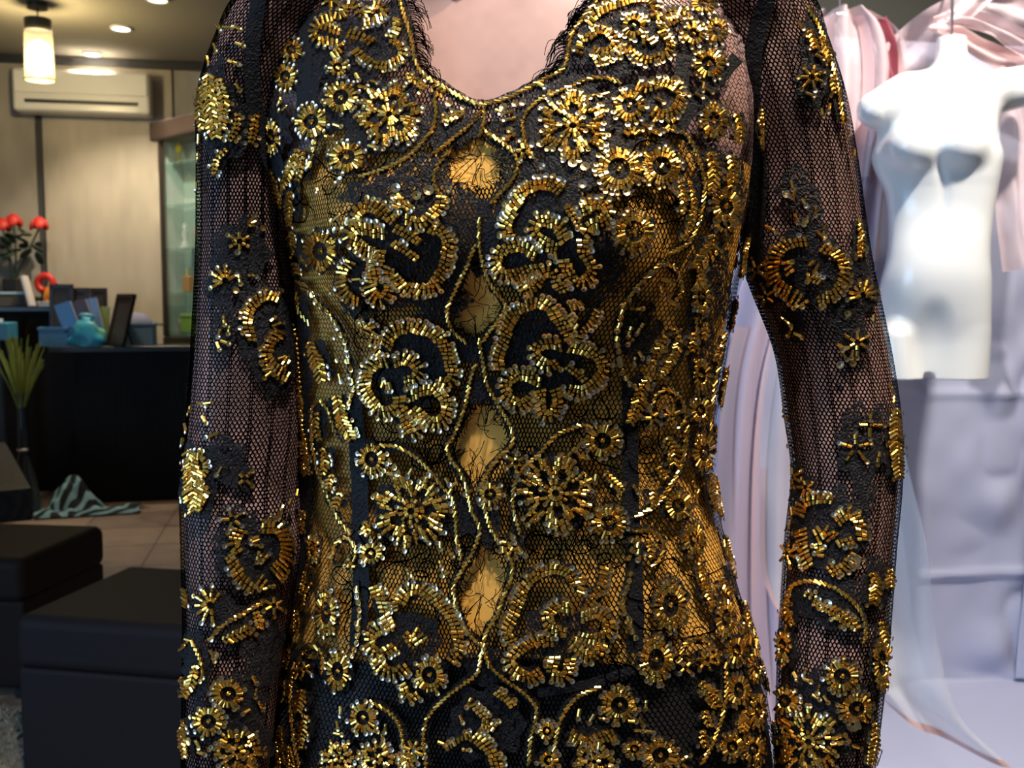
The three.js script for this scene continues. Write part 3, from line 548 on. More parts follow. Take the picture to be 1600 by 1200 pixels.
loose([[788, 170, 1.2], [806, 165], [818, 163], [798, 206], [1112, 33, 1.4], [1088, 47, 1.2], [1053, 128, 1.5], [1064, 146, 1.3], [895, 258, 1.3], [914, 263, 1.3], [910, 290, 1.2], [956, 295, 1.2], [976, 302, 1.2], [1051, 296, 1.8], [848, 263, 1], [620, 296, 1.4], [652, 307, 1.3], [671, 299, 1.5], [702, 298, 0.9], [535, 284, 1.2], [528, 360, 1], [490, 258, 1.1], [703, 164, 1.1], [409, 357], [402, 378], [405, 400]]);
leaf([[1106, 240], [1112, 270], [1108, 300]], 22); leaf([[1136, 245], [1140, 268], [1138, 290]], 20); ring(1130, 322, 24, 28); leaf([[1075, 285], [1080, 320], [1076, 350], [1066, 372]], 12); leaf([[1145, 180], [1152, 200], [1150, 220]], 16); leaf([[1058, 285], [1063, 305], [1062, 330]], 14);
ring(1128, 350, 18, 14); bits([[1142, 312, 0], [1120, 338, 10]]);

// bust roses
rose([
  [[560, 352], [560, 335], [572, 325], [590, 327], [605, 337], [617, 344]], [[620, 326], [625, 307], [632, 327], [640, 322], { w: 12 }],
  [[637, 344], [650, 349], [665, 347], [677, 335], [687, 325], [690, 310]],
  [[675, 357], [690, 362], [700, 377], [699, 392], [696, 410], [690, 425], [680, 442], [665, 450], [650, 448], [635, 446], [625, 438], [617, 430], { c: [645, 395] }],
  [[600, 366], [585, 361], [570, 358], [554, 360], [548, 370], [560, 378], [575, 390], [592, 398]],
  [[597, 392], [592, 410], [587, 425], [582, 440], [585, 457], [597, 465], [607, 457], [612, 442], [610, 430], [610, 417], { c: [615, 420] }],
  [[620, 358], [636, 366], [655, 378], { w: 16, seq: 0.2 }], [[617, 380], [634, 390], [651, 402], { w: 14, seq: 0.2 }]], 't', [[628, 385, 92, 82], [640, 330, 66, 36], [610, 440, 44, 44], [690, 410, 38, 56]], 20);
ring(505, 392, 27, 31, 't', 0, { seq: 0.3 });
rose([[[552, 408], [541, 420], [537, 435], [540, 450], [549, 462], [562, 468], { c: [565, 435] }]], 't', [[553, 438, 26, 38]], 18); bits([[560, 434, 175, 14]]);
rose([
  [[797, 369], [792, 355], [800, 335], [807, 320], [817, 305], [830, 295], [847, 290], [862, 291], [877, 299], { c: [850, 350] }],
  [[887, 325], [897, 340], [905, 354], { w: 14 }], [[912, 330], [925, 322], [942, 322], [950, 335], [940, 346], [922, 353], [914, 366]],
  [[910, 377], [912, 392], [920, 405], [925, 420], [915, 435], [900, 437], [890, 424], [882, 406]],
  [[882, 376], [875, 356], [857, 347], [842, 347], [836, 358], [844, 372], [857, 382], [870, 388]],
  [[837, 396], [820, 386], [800, 385], [782, 395], [777, 410], [785, 425], [805, 427], [825, 421], [840, 418]],
  [[817, 435], [822, 452], [837, 443], [850, 425], [862, 422], [870, 437], [882, 452]]], 't', [[850, 375, 92, 92], [905, 390, 52, 66], [800, 400, 46, 46], [830, 300, 52, 30]], 20);
ring(988, 362, 30, 34);
rope([[980, 467], [990, 450], [1005, 435], [1020, 420], [1035, 410], [1050, 417], [1060, 435], [1062, 455], [1052, 470]], 't', { seq: 0.4 });
bits([[1036, 436, 15, 16], [1030, 450, 80], [1040, 455, 70], [990, 480, 0, 18], [983, 515, 110, 16], [998, 510, 120, 18], [985, 532, 140], [990, 562, 100], [998, 552, 60], [1048, 472, 30]]);
strand([[972, 475], [967, 492], [964, 510], [962, 535], [965, 555], [967, 570], [975, 587], [982, 600]]);
leaf([[1110, 368], [1107, 388], [1096, 402], [1086, 416]], 26); ring(1092, 463, 14, 30); leaf([[1090, 420], [1092, 440]], 16);
rope([[1085, 500], [1087, 530], [1088, 548]], 't', { seq: 0.3 }); leaf([[1080, 520], [1078, 545]], 14); leaf([[1100, 505], [1096, 525]], 14);
// under-bust roses
rose([
  [[607, 540], [612, 525], [622, 515], [637, 510], [652, 510], [667, 515], [680, 521], [692, 531], [698, 545], [703, 560], [707, 575], [709, 587], [702, 597], [690, 596], { c: [650, 575] }],
  [[567, 510], [575, 505], [585, 511], [581, 525], [596, 531], { w: 15 }], [[590, 545], [600, 557], { w: 14 }],
  [[605, 565], [592, 566], [580, 577], [575, 592], [575, 607], [585, 625], [595, 640], [612, 642], [625, 635], [627, 620]],
  [[600, 600], [612, 602], { w: 14 }], [[620, 566], [632, 560], [647, 565], [657, 576], [652, 588], [635, 596]],
  [[647, 617], [662, 610], [680, 608], [695, 620], [700, 633], [697, 650], [685, 660], [667, 656], [657, 646], [647, 640]],
  [[632, 640], [637, 657], [643, 676], [655, 672], [652, 655]]], 't', [[645, 580, 60, 60]], 20);
rose([
  [[782, 575], [780, 560], [786, 540], [792, 520], [797, 502], [810, 484], [827, 474], [845, 471], [860, 478], [870, 493], [882, 511], [892, 526], { c: [850, 540] }],
  [[893, 478], [908, 470], { w: 14 }], [[932, 482], [925, 500], [910, 517], [897, 535], { w: 14 }], [[888, 492], [900, 508], { w: 13 }],
  [[875, 538], [860, 535], [845, 538], [837, 548], [842, 560], [857, 570], [870, 567]],
  [[892, 542], [910, 545], [927, 551], [938, 562], [942, 575], [935, 589], [922, 602], [905, 611], [890, 608]], [[887, 572], [900, 582], [912, 592], { w: 14, seq: 0.2 }],
  [[843, 596], [827, 587], [812, 585], [797, 592], [791, 607], [797, 622], [810, 631], [825, 627], [835, 617]],
  [[845, 610], [845, 630], [851, 648], [862, 648], [871, 630], [868, 608]]], 't', [[850, 555, 62, 70]], 20);
leaf([[1050, 512], [1057, 532], [1050, 556], [1032, 586]], 16); leaf([[1036, 524], [1027, 545], [1018, 568]], 15); leaf([[1012, 588], [1001, 610], [995, 632], [985, 657]], 25);
rope([[1015, 637], [1025, 616], [1040, 607], [1055, 615], [1065, 632], [1067, 655], [1060, 667]]); sprig(1047, 648, 15, 't', 7); sprig(1017, 652, 12, 't', 5);
leaf([[1038, 684], [1049, 704], [1050, 722]], 24); ring(1092, 585, 14, 27); ring(1090, 640, 18, 20); ring(1096, 706, 18, 32); rope([[1128, 525], [1118, 575], [1110, 620], [1106, 675]], 't', { seq: 0.2 });
leaf([[1120, 540], [1115, 560]], 12); leaf([[1108, 740], [1110, 770], [1116, 795]], 12);
// waist
ring(584, 717, 22, 26); strand([[612, 720], [625, 737], [635, 760]]); bits([[643, 736, 120], [700, 750, 60], [712, 755, 150], [705, 768, 120], [612, 740, 10], [660, 830, 70], [690, 850, 90], [640, 892, 70], [735, 768, 150]]);
flower(645, 798, 58, 't', 7, 0.1); flower(868, 770, 60, 't', 7, 0.35); ring(940, 688, 27); ring(950, 817, 27); ring(767, 772, 19); sprig(807, 722, 16, 't', 6); sprig(805, 850, 20, 't', 5, 0.6, 3);
strand([[800, 838], [810, 855], [822, 868]]); bits([[893, 705, 125, 18], [905, 695, 130, 16], [908, 712, 10], [888, 720, 120], [880, 712, 80], [830, 740, 20], [915, 745, 100], [690, 880, 80], [700, 895, 150], [716, 850, 85, 16], [705, 862, 60], [930, 745, 100], [920, 760, 60]]);
leaf([[945, 738], [957, 753], [970, 766]], 16); leaf([[1018, 763], [1020, 787]], 15); ring(1056, 790, 22, 24); leaf([[1025, 730], [1035, 745]], 14); bits([[1080, 756, 60], [1085, 772, 110, 16], [1088, 790, 60], [990, 762, 60]]);
ring(493, 857, 10, 25); rope([[520, 882], [523, 863], [527, 850], [543, 840], [557, 853], [557, 872]], 't', { seq: 0.2 }); ring(583, 864, 18, 18); leaf([[572, 815], [578, 832]], 16); leaf([[545, 875], [553, 885]], 13);
leaf([[478, 800], [474, 830]], 12); leaf([[480, 895], [474, 925]], 10); leaf([[466, 955], [464, 985]], 16); rope([[486, 915], [480, 930], [476, 948]]);
ring(513, 957, 17, 38); ring(531, 1048, 19, 33); strand([[560, 920], [563, 945], [563, 967], [562, 993], [552, 1023]]);
rope([[467, 1055], [472, 1027], [487, 1010], [503, 1017], [507, 1047]], 't', { seq: 0.15 }); sprig(480, 1045, 12, 't', 5);
rope([[455, 920], [450, 970], [447, 1010], [440, 1060], [437, 1095]], 't', { ground: 22 }); leaf([[452, 1015], [448, 1040]], 16); leaf([[440, 1060], [438, 1090]], 26); leaf([[424, 1060], [424, 1085]], 12);
rope([[462, 1040], [457, 1080], [458, 1120], [463, 1160], [470, 1195]]); leaf([[476, 1078], [470, 1108]], 20); leaf([[481, 1118], [476, 1148], [474, 1166]], 15); leaf([[441, 1135], [438, 1160], [444, 1190]], 18); bits([[415, 1110, 90], [412, 1150, 100], [420, 1180, 80]]);
// lower roses
rose([
  [[587, 917], [597, 933], [604, 957], [613, 980], { w: 18 }], [[620, 928], [618, 953], { w: 14 }],
  [[630, 940], [637, 925], [657, 920], [673, 928], [688, 941], [703, 957], [713, 977], [718, 997], [717, 1017], [707, 1031], { c: [655, 990] }],
  [[613, 978], [593, 984], [581, 997], [584, 1013], [597, 1019], [617, 1010]], [[593, 1027], [601, 1043], [617, 1050], [637, 1042]],
  [[638, 1000], [648, 990], [660, 1000], { w: 24, seq: 0.2 }], [[632, 1068], [640, 1090], [654, 1085], { w: 14 }]], 't', [[640, 1000, 50, 46]], 19);
ring(673, 1053, 24, 29);
rose([
  [[800, 1000], [793, 987], [803, 960], [813, 933], [824, 911], [843, 895], [867, 889], [890, 897], [898, 911], { c: [860, 960] }],
  [[943, 887], [940, 910], [927, 933], [913, 953], { w: 15 }], [[910, 903], [906, 925], { w: 13 }],
  [[893, 950], [873, 947], [857, 960], [861, 980], [883, 987]], [[910, 964], [930, 957], [950, 970], [947, 990], [927, 997], [903, 993]],
  [[863, 1001], [837, 1001], [813, 1014], [798, 1030], [807, 1047], [827, 1057], [845, 1050]], [[893, 1000], [910, 1020], [927, 1023], [940, 1007]],
  [[867, 1027], [863, 1050], [883, 1056], [891, 1030]]], 't', [[868, 985, 50, 50]], 19);
strand([[983, 897], [977, 920], [970, 943], [980, 967], [990, 997]]);
ring(1045, 945, 26, 42); ring(1023, 1030, 26, 38); rope([[1060, 1032], [1067, 1008], [1090, 997], [1110, 1007], [1120, 1033]]); sprig(1102, 1030, 18, 't', 7); sprig(1068, 1042, 12, 't', 4);
leaf([[1092, 1066], [1106, 1084], [1116, 1101]], 24); rope([[990, 830], [1017, 830], [1033, 847], [1030, 870], [1020, 883]]); strand([[986, 845], [981, 872]]); strand([[993, 842], [996, 872]]); leaf([[1012, 845], [1016, 868]], 14);
ring(1080, 843, 16, 27); leaf([[1088, 880], [1095, 905], [1100, 925], [1110, 945]], 13); ring(1130, 967, 16, 32); ring(1146, 1017, 16, 22); ring(1150, 1078, 18, 26); ring(1168, 985, 14, 26); leaf([[1140, 880], [1150, 905], [1158, 930]], 14); leaf([[1120, 905], [1135, 925]], 14); rope([[1128, 850], [1142, 885], [1160, 925], [1178, 965]], 't', { ground: 12 });
ring(1178, 1040, 14, 30); ring(1180, 1110, 14, 28); leaf([[1190, 990], [1196, 1020]], 12); leaf([[1160, 1110], [1156, 1140]], 18); ring(1172, 1170, 20, 22); 
ring(570, 1120, 22, 24); flower(533, 1182, 24); flower(592, 1184, 28, 't', 5); sprig(647, 1172, 18, 't', 8); flower(640, 1186, 14); bits([[535, 1108, 90, 14], [530, 1130, 80], [530, 1145, 10], [600, 1150, 80], [604, 1135, 95], [585, 1140, 10], [510, 1175, 100]]);
rose([[[735, 1095], [747, 1107], [760, 1120], { w: 14 }], [[742, 1150], [757, 1160], [772, 1178], [778, 1198], { w: 20 }], [[778, 1080], [792, 1090], [802, 1100], { w: 14 }], [[756, 1128], [774, 1134], { w: 16 }], [[700, 1168], [716, 1156], [736, 1146], { w: 10 }]], 't', [[760, 1130, 56, 60]], 16);
ring(967, 1100, 28, 28); ring(855, 1140, 13, 15); rose([[[893, 1147], [913, 1160], [937, 1151], [958, 1146]]], 't', [[925, 1155, 44, 22]], 20); flower(928, 1188, 32, 't', 5); ring(1030, 1178, 27); ring(990, 1168, 14, 13); ring(858, 1186, 16); leaf([[1097, 1110], [1104, 1130]], 16); leaf([[1094, 1140], [1098, 1162]], 16); ring(1140, 1166, 20, 20); sprig(1060, 1190, 16);
bits([[905, 1112, 100, 14], [925, 1120, 120, 14], [940, 1122, 10], [1000, 1125, 60], [1008, 1098, 100], [995, 1140, 5], [1012, 1142, 10], [985, 1125, 5], [722, 1120, 70], [728, 1170, 0], [690, 1160, 20]]);

// sleeve on the side of the shop counter
const SL = 'l';
for (const a of [[334, 165, 26, 66], [368, 190, 26, 50], [375, 395, 44, 50], [355, 445, 32, 34], [410, 510, 44, 62], [430, 560, 34, 52], [350, 520, 18, 40], [306, 748, 30, 58], [350, 715, 34, 34], [378, 745, 26, 24], [395, 860, 56, 62], [365, 810, 24, 22], [335, 950, 30, 26], [375, 975, 46, 24], [305, 1040, 26, 44], [365, 1090, 46, 40], [330, 1130, 34, 34], [385, 1150, 44, 44], [410, 1020, 30, 60]]) patch(...a, SL, 0, 0.35);
leaf([[330, 118], [330, 150], [336, 180], [340, 212]], 30, SL); leaf([[345, 125], [352, 160], [350, 200]], 18, SL); leaf([[318, 140], [316, 170], [320, 200]], 16, SL); leaf([[372, 178], [370, 200], [362, 218]], 14, SL); leaf([[356, 235], [342, 250], [338, 270]], 12, SL); leaf([[400, 180], [396, 200], [392, 220]], 16, SL);
bits([[346, 45, 60], [358, 44, 10, 14], [372, 45, 30], [340, 76, 70], [329, 96, 80], [365, 98, 20, 16], [372, 135, 60], [375, 70, 20], [315, 215, 90], [313, 245, 90], [311, 290, 90]], SL);
sprig(375, 378, 17, SL, 6); sprig(354, 440, 20, SL, 7, 2.4, 3.6); sprig(388, 350, 12, SL, 3, 5, 2); bits([[375, 436, 80, 14], [392, 432, 10], [352, 500, 80, 14], [345, 520, 100], [343, 540, 70], [352, 535, 20], [360, 515, 100]], SL); loose([[390, 350], [408, 357], [372, 395], [370, 455]], SL);
rose([[[394, 532], [387, 505], [395, 478], [412, 464], [432, 466], { c: [420, 515] }], [[436, 520], [420, 540], [416, 560], [432, 578], [446, 590]], [[438, 560], [446, 570], { w: 14 }], [[410, 565], [418, 585], { w: 14 }], [[425, 500], [430, 508], { w: 14 }]], SL, [[418, 520, 42, 66]], 17);
bits([[300, 640, 100], [318, 632, 20], [328, 630, 170], [294, 668, 80], [290, 690, 100], [336, 680, 160, 18], [345, 735, 120, 14], [322, 655, 60]], SL);
leaf([[300, 705], [304, 735], [306, 765], [308, 795]], 34, SL); ring(312, 730, 18, 26, SL); leaf([[325, 760], [318, 785]], 18, SL); sprig(382, 748, 13, SL, 4); sprig(364, 812, 17, SL, 5); 
rose([[[376, 830], [366, 848], [372, 862], { w: 20 }], [[410, 826], [430, 826], [443, 845], [442, 872], [428, 895], { c: [405, 860] }], [[360, 868], [368, 886], [378, 905], [395, 920], { c: [405, 860] }], [[398, 840], [400, 852], { w: 12 }], [[402, 868], [412, 872], { w: 14 }], [[405, 905], [415, 918], { w: 16 }]], SL, [[402, 868, 50, 56]], 20);
bits([[438, 795, 120], [450, 785, 110], [460, 770, 100], [425, 808, 10]], SL);
leaf([[288, 920], [289, 945]], 18, SL); sprig(332, 945, 26, SL, 8, 1.2, 4.4); rope([[332, 997], [345, 981], [360, 970], [385, 955], [410, 940]], SL, { seq: 0.3 }); leaf([[398, 955], [404, 978]], 16, SL); leaf([[350, 1000], [370, 992], [388, 984]], 22, SL); sprig(425, 945, 16, SL, 6);
rope([[289, 1012], [298, 1000], [310, 1015], [318, 1040]], SL); leaf([[310, 1040], [304, 1065], [294, 1085]], 18, SL); leaf([[288, 1060], [288, 1085]], 12, SL); bits([[332, 1020, 60], [340, 1025, 110], [320, 1050, 90]], SL); loose([[339, 1022, 1.1], [300, 1157, 1.2]], SL);
ring(357, 1083, 24, 24, SL); ring(328, 1126, 24, 24, SL); flower(370, 1172, 36, SL, 6); leaf([[287, 1125], [290, 1150], [293, 1180]], 14, SL); bits([[398, 1080, 100], [404, 1100, 60], [385, 1110, 150], [310, 1160, 60], [316, 1175, 20], [395, 1060, 60]], SL);

// sleeve on the side of the white mannequin
const SR = 'r';
for (const a of [[1275, 90, 22, 70], [1268, 130, 26, 34], [1245, 300, 30, 36], [1265, 420, 62, 60], [1195, 425, 26, 50], [1270, 350, 24, 26], [1325, 470, 34, 70], [1238, 510, 20, 24], [1350, 690, 40, 60], [1350, 770, 20, 24], [1290, 830, 62, 66], [1240, 770, 24, 40], [1290, 940, 60, 34], [1370, 910, 24, 40], [1290, 1090, 66, 56], [1265, 1160, 60, 40], [1230, 1010, 20, 40], [1345, 420, 14, 60]]) patch(...a, SR, 0, 0.35);
rope([[1262, 15], [1284, 62], [1298, 108], [1308, 150], [1313, 190]], SR); leaf([[1262, 50], [1270, 75]], 14, SR); sprig(1266, 122, 20, SR, 7); leaf([[1280, 60], [1292, 95]], 14, SR); leaf([[1296, 120], [1300, 145]], 12, SR); bits([[1248, 40, 60], [1262, 148, 20], [1292, 168, 100], [1316, 185, 60], [1275, 90, 30], [1282, 175, 80], [1322, 210, 90], [1330, 240, 90]], SR);
bits([[1238, 288, 80, 14], [1228, 303, 30], [1242, 302, 110], [1255, 316, 60], [1244, 340, 70, 14], [1260, 345, 120], [1274, 330, 100], [1286, 360, 90, 14], [1280, 366, 40], [1205, 357, 30, 18]], SR); loose([[1230, 304, 1.2], [1258, 346, 1], [1316, 445, 1.2], [1255, 478], [1312, 570, 1.2], [1331, 568, 1.1], [1322, 490, 1.1]], SR);
rose([[[1285, 388], [1305, 398], [1317, 420], [1313, 443], [1302, 458], [1280, 470], { c: [1270, 425] }], [[1258, 378], [1240, 380], [1222, 388], [1212, 410], [1216, 440], [1234, 455], { c: [1268, 422] }], [[1243, 462], [1255, 474], { w: 22 }], [[1268, 412], [1276, 418], { w: 14 }], [[1262, 432], [1280, 440], { w: 14 }], [[1230, 410], [1236, 425], { w: 14, seq: 0.2 }]], SR, [[1265, 422, 56, 54]], 18);
sprig(1185, 420, 14, SR, 5); sprig(1200, 462, 16, SR, 5); bits([[1230, 500, 40, 18], [1238, 515, 110, 14], [1248, 522, 30, 14], [1340, 350, 80, 14], [1343, 370, 120], [1340, 390, 90, 14]], SR); leaf([[1338, 345], [1342, 370], [1340, 400]], 12, SR); sprig(1345, 462, 22, SR, 8, 2.6, 4.2); sprig(1337, 535, 20, SR, 6); bits([[1312, 540, 30], [1318, 555, 60], [1330, 552, 100], [1362, 498, 90]], SR);
bits([[1388, 605, 70, 14], [1392, 625, 110], [1225, 635, 60], [1228, 650, 20], [1232, 690, 60], [1370, 715, 100, 18]], SR); sprig(1357, 665, 17, SR, 4, 0.8); sprig(1336, 700, 24, SR, 5, 0.3); leaf([[1396, 640], [1395, 680], [1398, 720], [1400, 742]], 22, SR);
sprig(1242, 745, 15, SR, 6); sprig(1262, 762, 14, SR, 5); sprig(1234, 865, 18, SR, 7); bits([[1240, 800, 80, 14], [1238, 820, 100]], SR);
rose([[[1254, 805], [1260, 788], [1280, 781], [1300, 782], { c: [1292, 835], w: 16 }], [[1254, 830], [1258, 858], [1266, 884], { c: [1292, 835] }], [[1298, 893], [1318, 886], [1336, 868], { c: [1292, 835] }], [[1310, 815], [1325, 802], [1340, 816], [1345, 842]], [[1278, 838], [1290, 830], [1302, 840], { w: 22, seq: 0.3 }], [[1310, 850], [1330, 845], { w: 14 }], [[1280, 850], [1284, 868], { w: 14 }]], SR, [[1296, 835, 58, 60]], 18);
loose([[1333, 876, 2], [1283, 948, 1.4], [1294, 943, 1.3], [1300, 878, 1.1], [1330, 1130, 2.2]], SR);
rope([[1236, 935], [1240, 918], [1260, 909], [1295, 915], [1320, 930], [1340, 950], [1350, 978], [1350, 1000]], SR, { len: 14 }); leaf([[1272, 942], [1300, 954], [1322, 970], [1335, 980]], 20, SR); leaf([[1236, 930], [1232, 955], [1241, 975]], 14, SR); leaf([[1260, 928], [1275, 934]], 12, SR);
leaf([[1360, 895], [1366, 915], [1362, 940]], 22, SR); leaf([[1388, 890], [1386, 915]], 16, SR); ring(1227, 1010, 12, 26, SR); leaf([[1374, 972], [1380, 1005]], 14, SR); ring(1374, 1035, 14, 44, SR); 
ring(1315, 1056, 26, 26, SR); ring(1336, 1106, 25, 25, SR); ring(1230, 1095, 22, 22, SR); flower(1265, 1158, 52, SR, 8); leaf([[1364, 1130], [1362, 1160], [1356, 1190]], 16, SR); rope([[1216, 1120], [1226, 1140], [1232, 1160], [1222, 1190]], SR); bits([[1245, 1055, 60], [1262, 1062, 20], [1280, 1075, 100], [1275, 1088, 30], [1290, 1090, 60], [1260, 1048, 100], [1320, 1150, 60], [1335, 1165, 20]], SR);

// eyelash fringe and loose lace threads
{
  const pos = [], nor = [], idx = [];
  const hairline = (pts, r) => { // pts: world points with normals
    for (let i = 0; i + 1 < pts.length; i++) { const [A, N] = pts[i], [B] = pts[i + 1], D = B.clone().sub(A), S = D.cross(N).normalize().multiplyScalar(r), k = pos.length / 3; for (const [q, sg] of [[A, 1], [A, -1], [B, 1], [B, -1]]) { pos.push(q.x + S.x * sg, q.y + S.y * sg, q.z + S.z * sg); nor.push(N.x, N.y, N.z); } idx.push(k, k + 1, k + 2, k + 2, k + 1, k + 3); }
  };
  const lay = (pp, r = 0.00024, lift = 0.0012) => { const out = []; for (const [x, y] of pp) { const q = onCloth(x, y, 't'); if (q) out.push([q.P.addScaledVector(q.N, lift + rr(0, 0.0004)), q.N]); } if (out.length > 1) hairline(out, r); };
  const flush = (name) => { const g = new THREE.BufferGeometry(); g.setAttribute('position', new THREE.Float32BufferAttribute(pos, 3)); g.setAttribute('normal', new THREE.Float32BufferAttribute(nor, 3)); g.setIndex(idx.slice()); const m = part(name, local(g), threadMat, gown); m.userData.kind = 'stuff'; pos.length = nor.length = idx.length = 0; };
  for (const [side, list, lim] of [[1, NECK_L, 118], [-1, NECK_R, 120]]) for (const [x, y, tx, ty] of resample(list, 1.4)) {
    if (y > lim) continue; const L = rr(22, 54) * (0.75 + 0.25 * Math.sin(y * 0.12)), pp = [], dir = rr(-0.5, 0.15); for (let i = 0; i <= 7; i++) { const t = i / 7; pp.push([x + side * L * (t - 0.25 * t * t * t) + side * 2, y + L * (dir * t + 0.75 * t * t * rr(0.8, 1.2)) - 4]); } lay(pp, 0.0002);
  }
  flush('eyelash_fringe');
  for (const K of KEYS) {
    let cx = 0, cy = 0; for (const [x, y] of K) { cx += x / K.length; cy += y / K.length; }
    for (let n = 0; n < 26; n++) { const a = K[Math.floor(rnd() * K.length)], w = rr(0.2, 0.95), px = [a[0] + J(10), a[1] + J(10)], pp = [], tx = cx + J(16), ty = cy + J(22), ph = rr(0, 6), am = rr(6, 16); for (let i = 0; i <= 12; i++) { const t = i / 12 * w; pp.push([px[0] + (tx - px[0]) * t + Math.sin(ph + t * 7) * am * t, px[1] + (ty - px[1]) * t + Math.cos(ph * 1.7 + t * 6) * am * t]); } lay(pp, rr(0.00014, 0.00026)); }
    for (let n = 0; n < 60; n++) { const i = Math.floor(rnd() * K.length), a = K[i], b = K[(i + 1) % K.length], t = rnd(), x = a[0] + (b[0] - a[0]) * t, y = a[1] + (b[1] - a[1]) * t, pp = [], L = rr(6, 20), an = Math.atan2(cy - y, cx - x) + J(1.1), cu = J(2.2); let ax = x, ay = y; for (let k = 0; k <= 6; k++) { pp.push([ax, ay]); ax += Math.cos(an + cu * k / 6) * L / 6; ay += Math.sin(an + cu * k / 6) * L / 6; } lay(pp, 0.00018); }
  }
  flush('lace_threads');
  // corded sprays and looped threads over the net
  const loops = [[620, 640], [680, 700], [600, 860], [650, 880], [700, 860], [830, 830], [880, 850], [930, 870], [1000, 700], [1040, 900], [910, 700], [480, 260], [520, 300], [1060, 330], [1000, 290], [560, 500], [930, 640], [700, 660], [840, 740], [540, 920], [1060, 1000], [960, 1040]];
  for (const [x, y] of loops) for (let n = 0; n < 7; n++) { let ax = x + J(38), ay = y + J(34), an = rr(0, 6.28); const cu = J(0.5), pp = []; for (let k = 0; k < 14; k++) { pp.push([ax, ay]); ax += Math.cos(an) * 5.5; ay += Math.sin(an) * 5.5; an += cu + J(0.25); } lay(pp.filter(([px, py]) => !inKey.some((f) => f(px, py))), 0.0004); }
  flush('lace_cord');
}
// the embroidery goes on round the flanks and down the skirt
for (const [x0, x1] of [[560, 960], [-960, -500]]) for (let y = 240; y < 1420; y += 105) { const k = (y / 105) & 1; for (let x = x0 + (k ? 60 : 0); x <= x1; x += 120) { const yy = y + J(14); if (k) ring(x, yy, 22, 28, 'w'); else flower(x, yy, 34, 'w', 6, x); leaf([[x + 48, yy - 30], [x + 54, yy], [x + 50, yy + 28]], 18, 'w'); } }
for (let y = 1310; y < 1800; y += 105) for (let x = -420 + ((y / 105) & 1 ? 60 : 0); x <= 500; x += 120) { if (Math.floor(x / 120) & 1) ring(x, y, 24, 30, 'w'); else flower(x, y, 36, 'w', 6, x); leaf([[x + 50, y - 40], [x + 56, y], [x + 50, y + 40]], 18, 'w'); }

// ------------------------------------------------------------------ display of dresses beside the person
const onWall = (x, y, w) => { const r = ray(x, y), o = camera.position.clone().sub(RO), t = (w - o.dot(RN)) / r.dot(RN); return r.multiplyScalar(t).add(camera.position); };
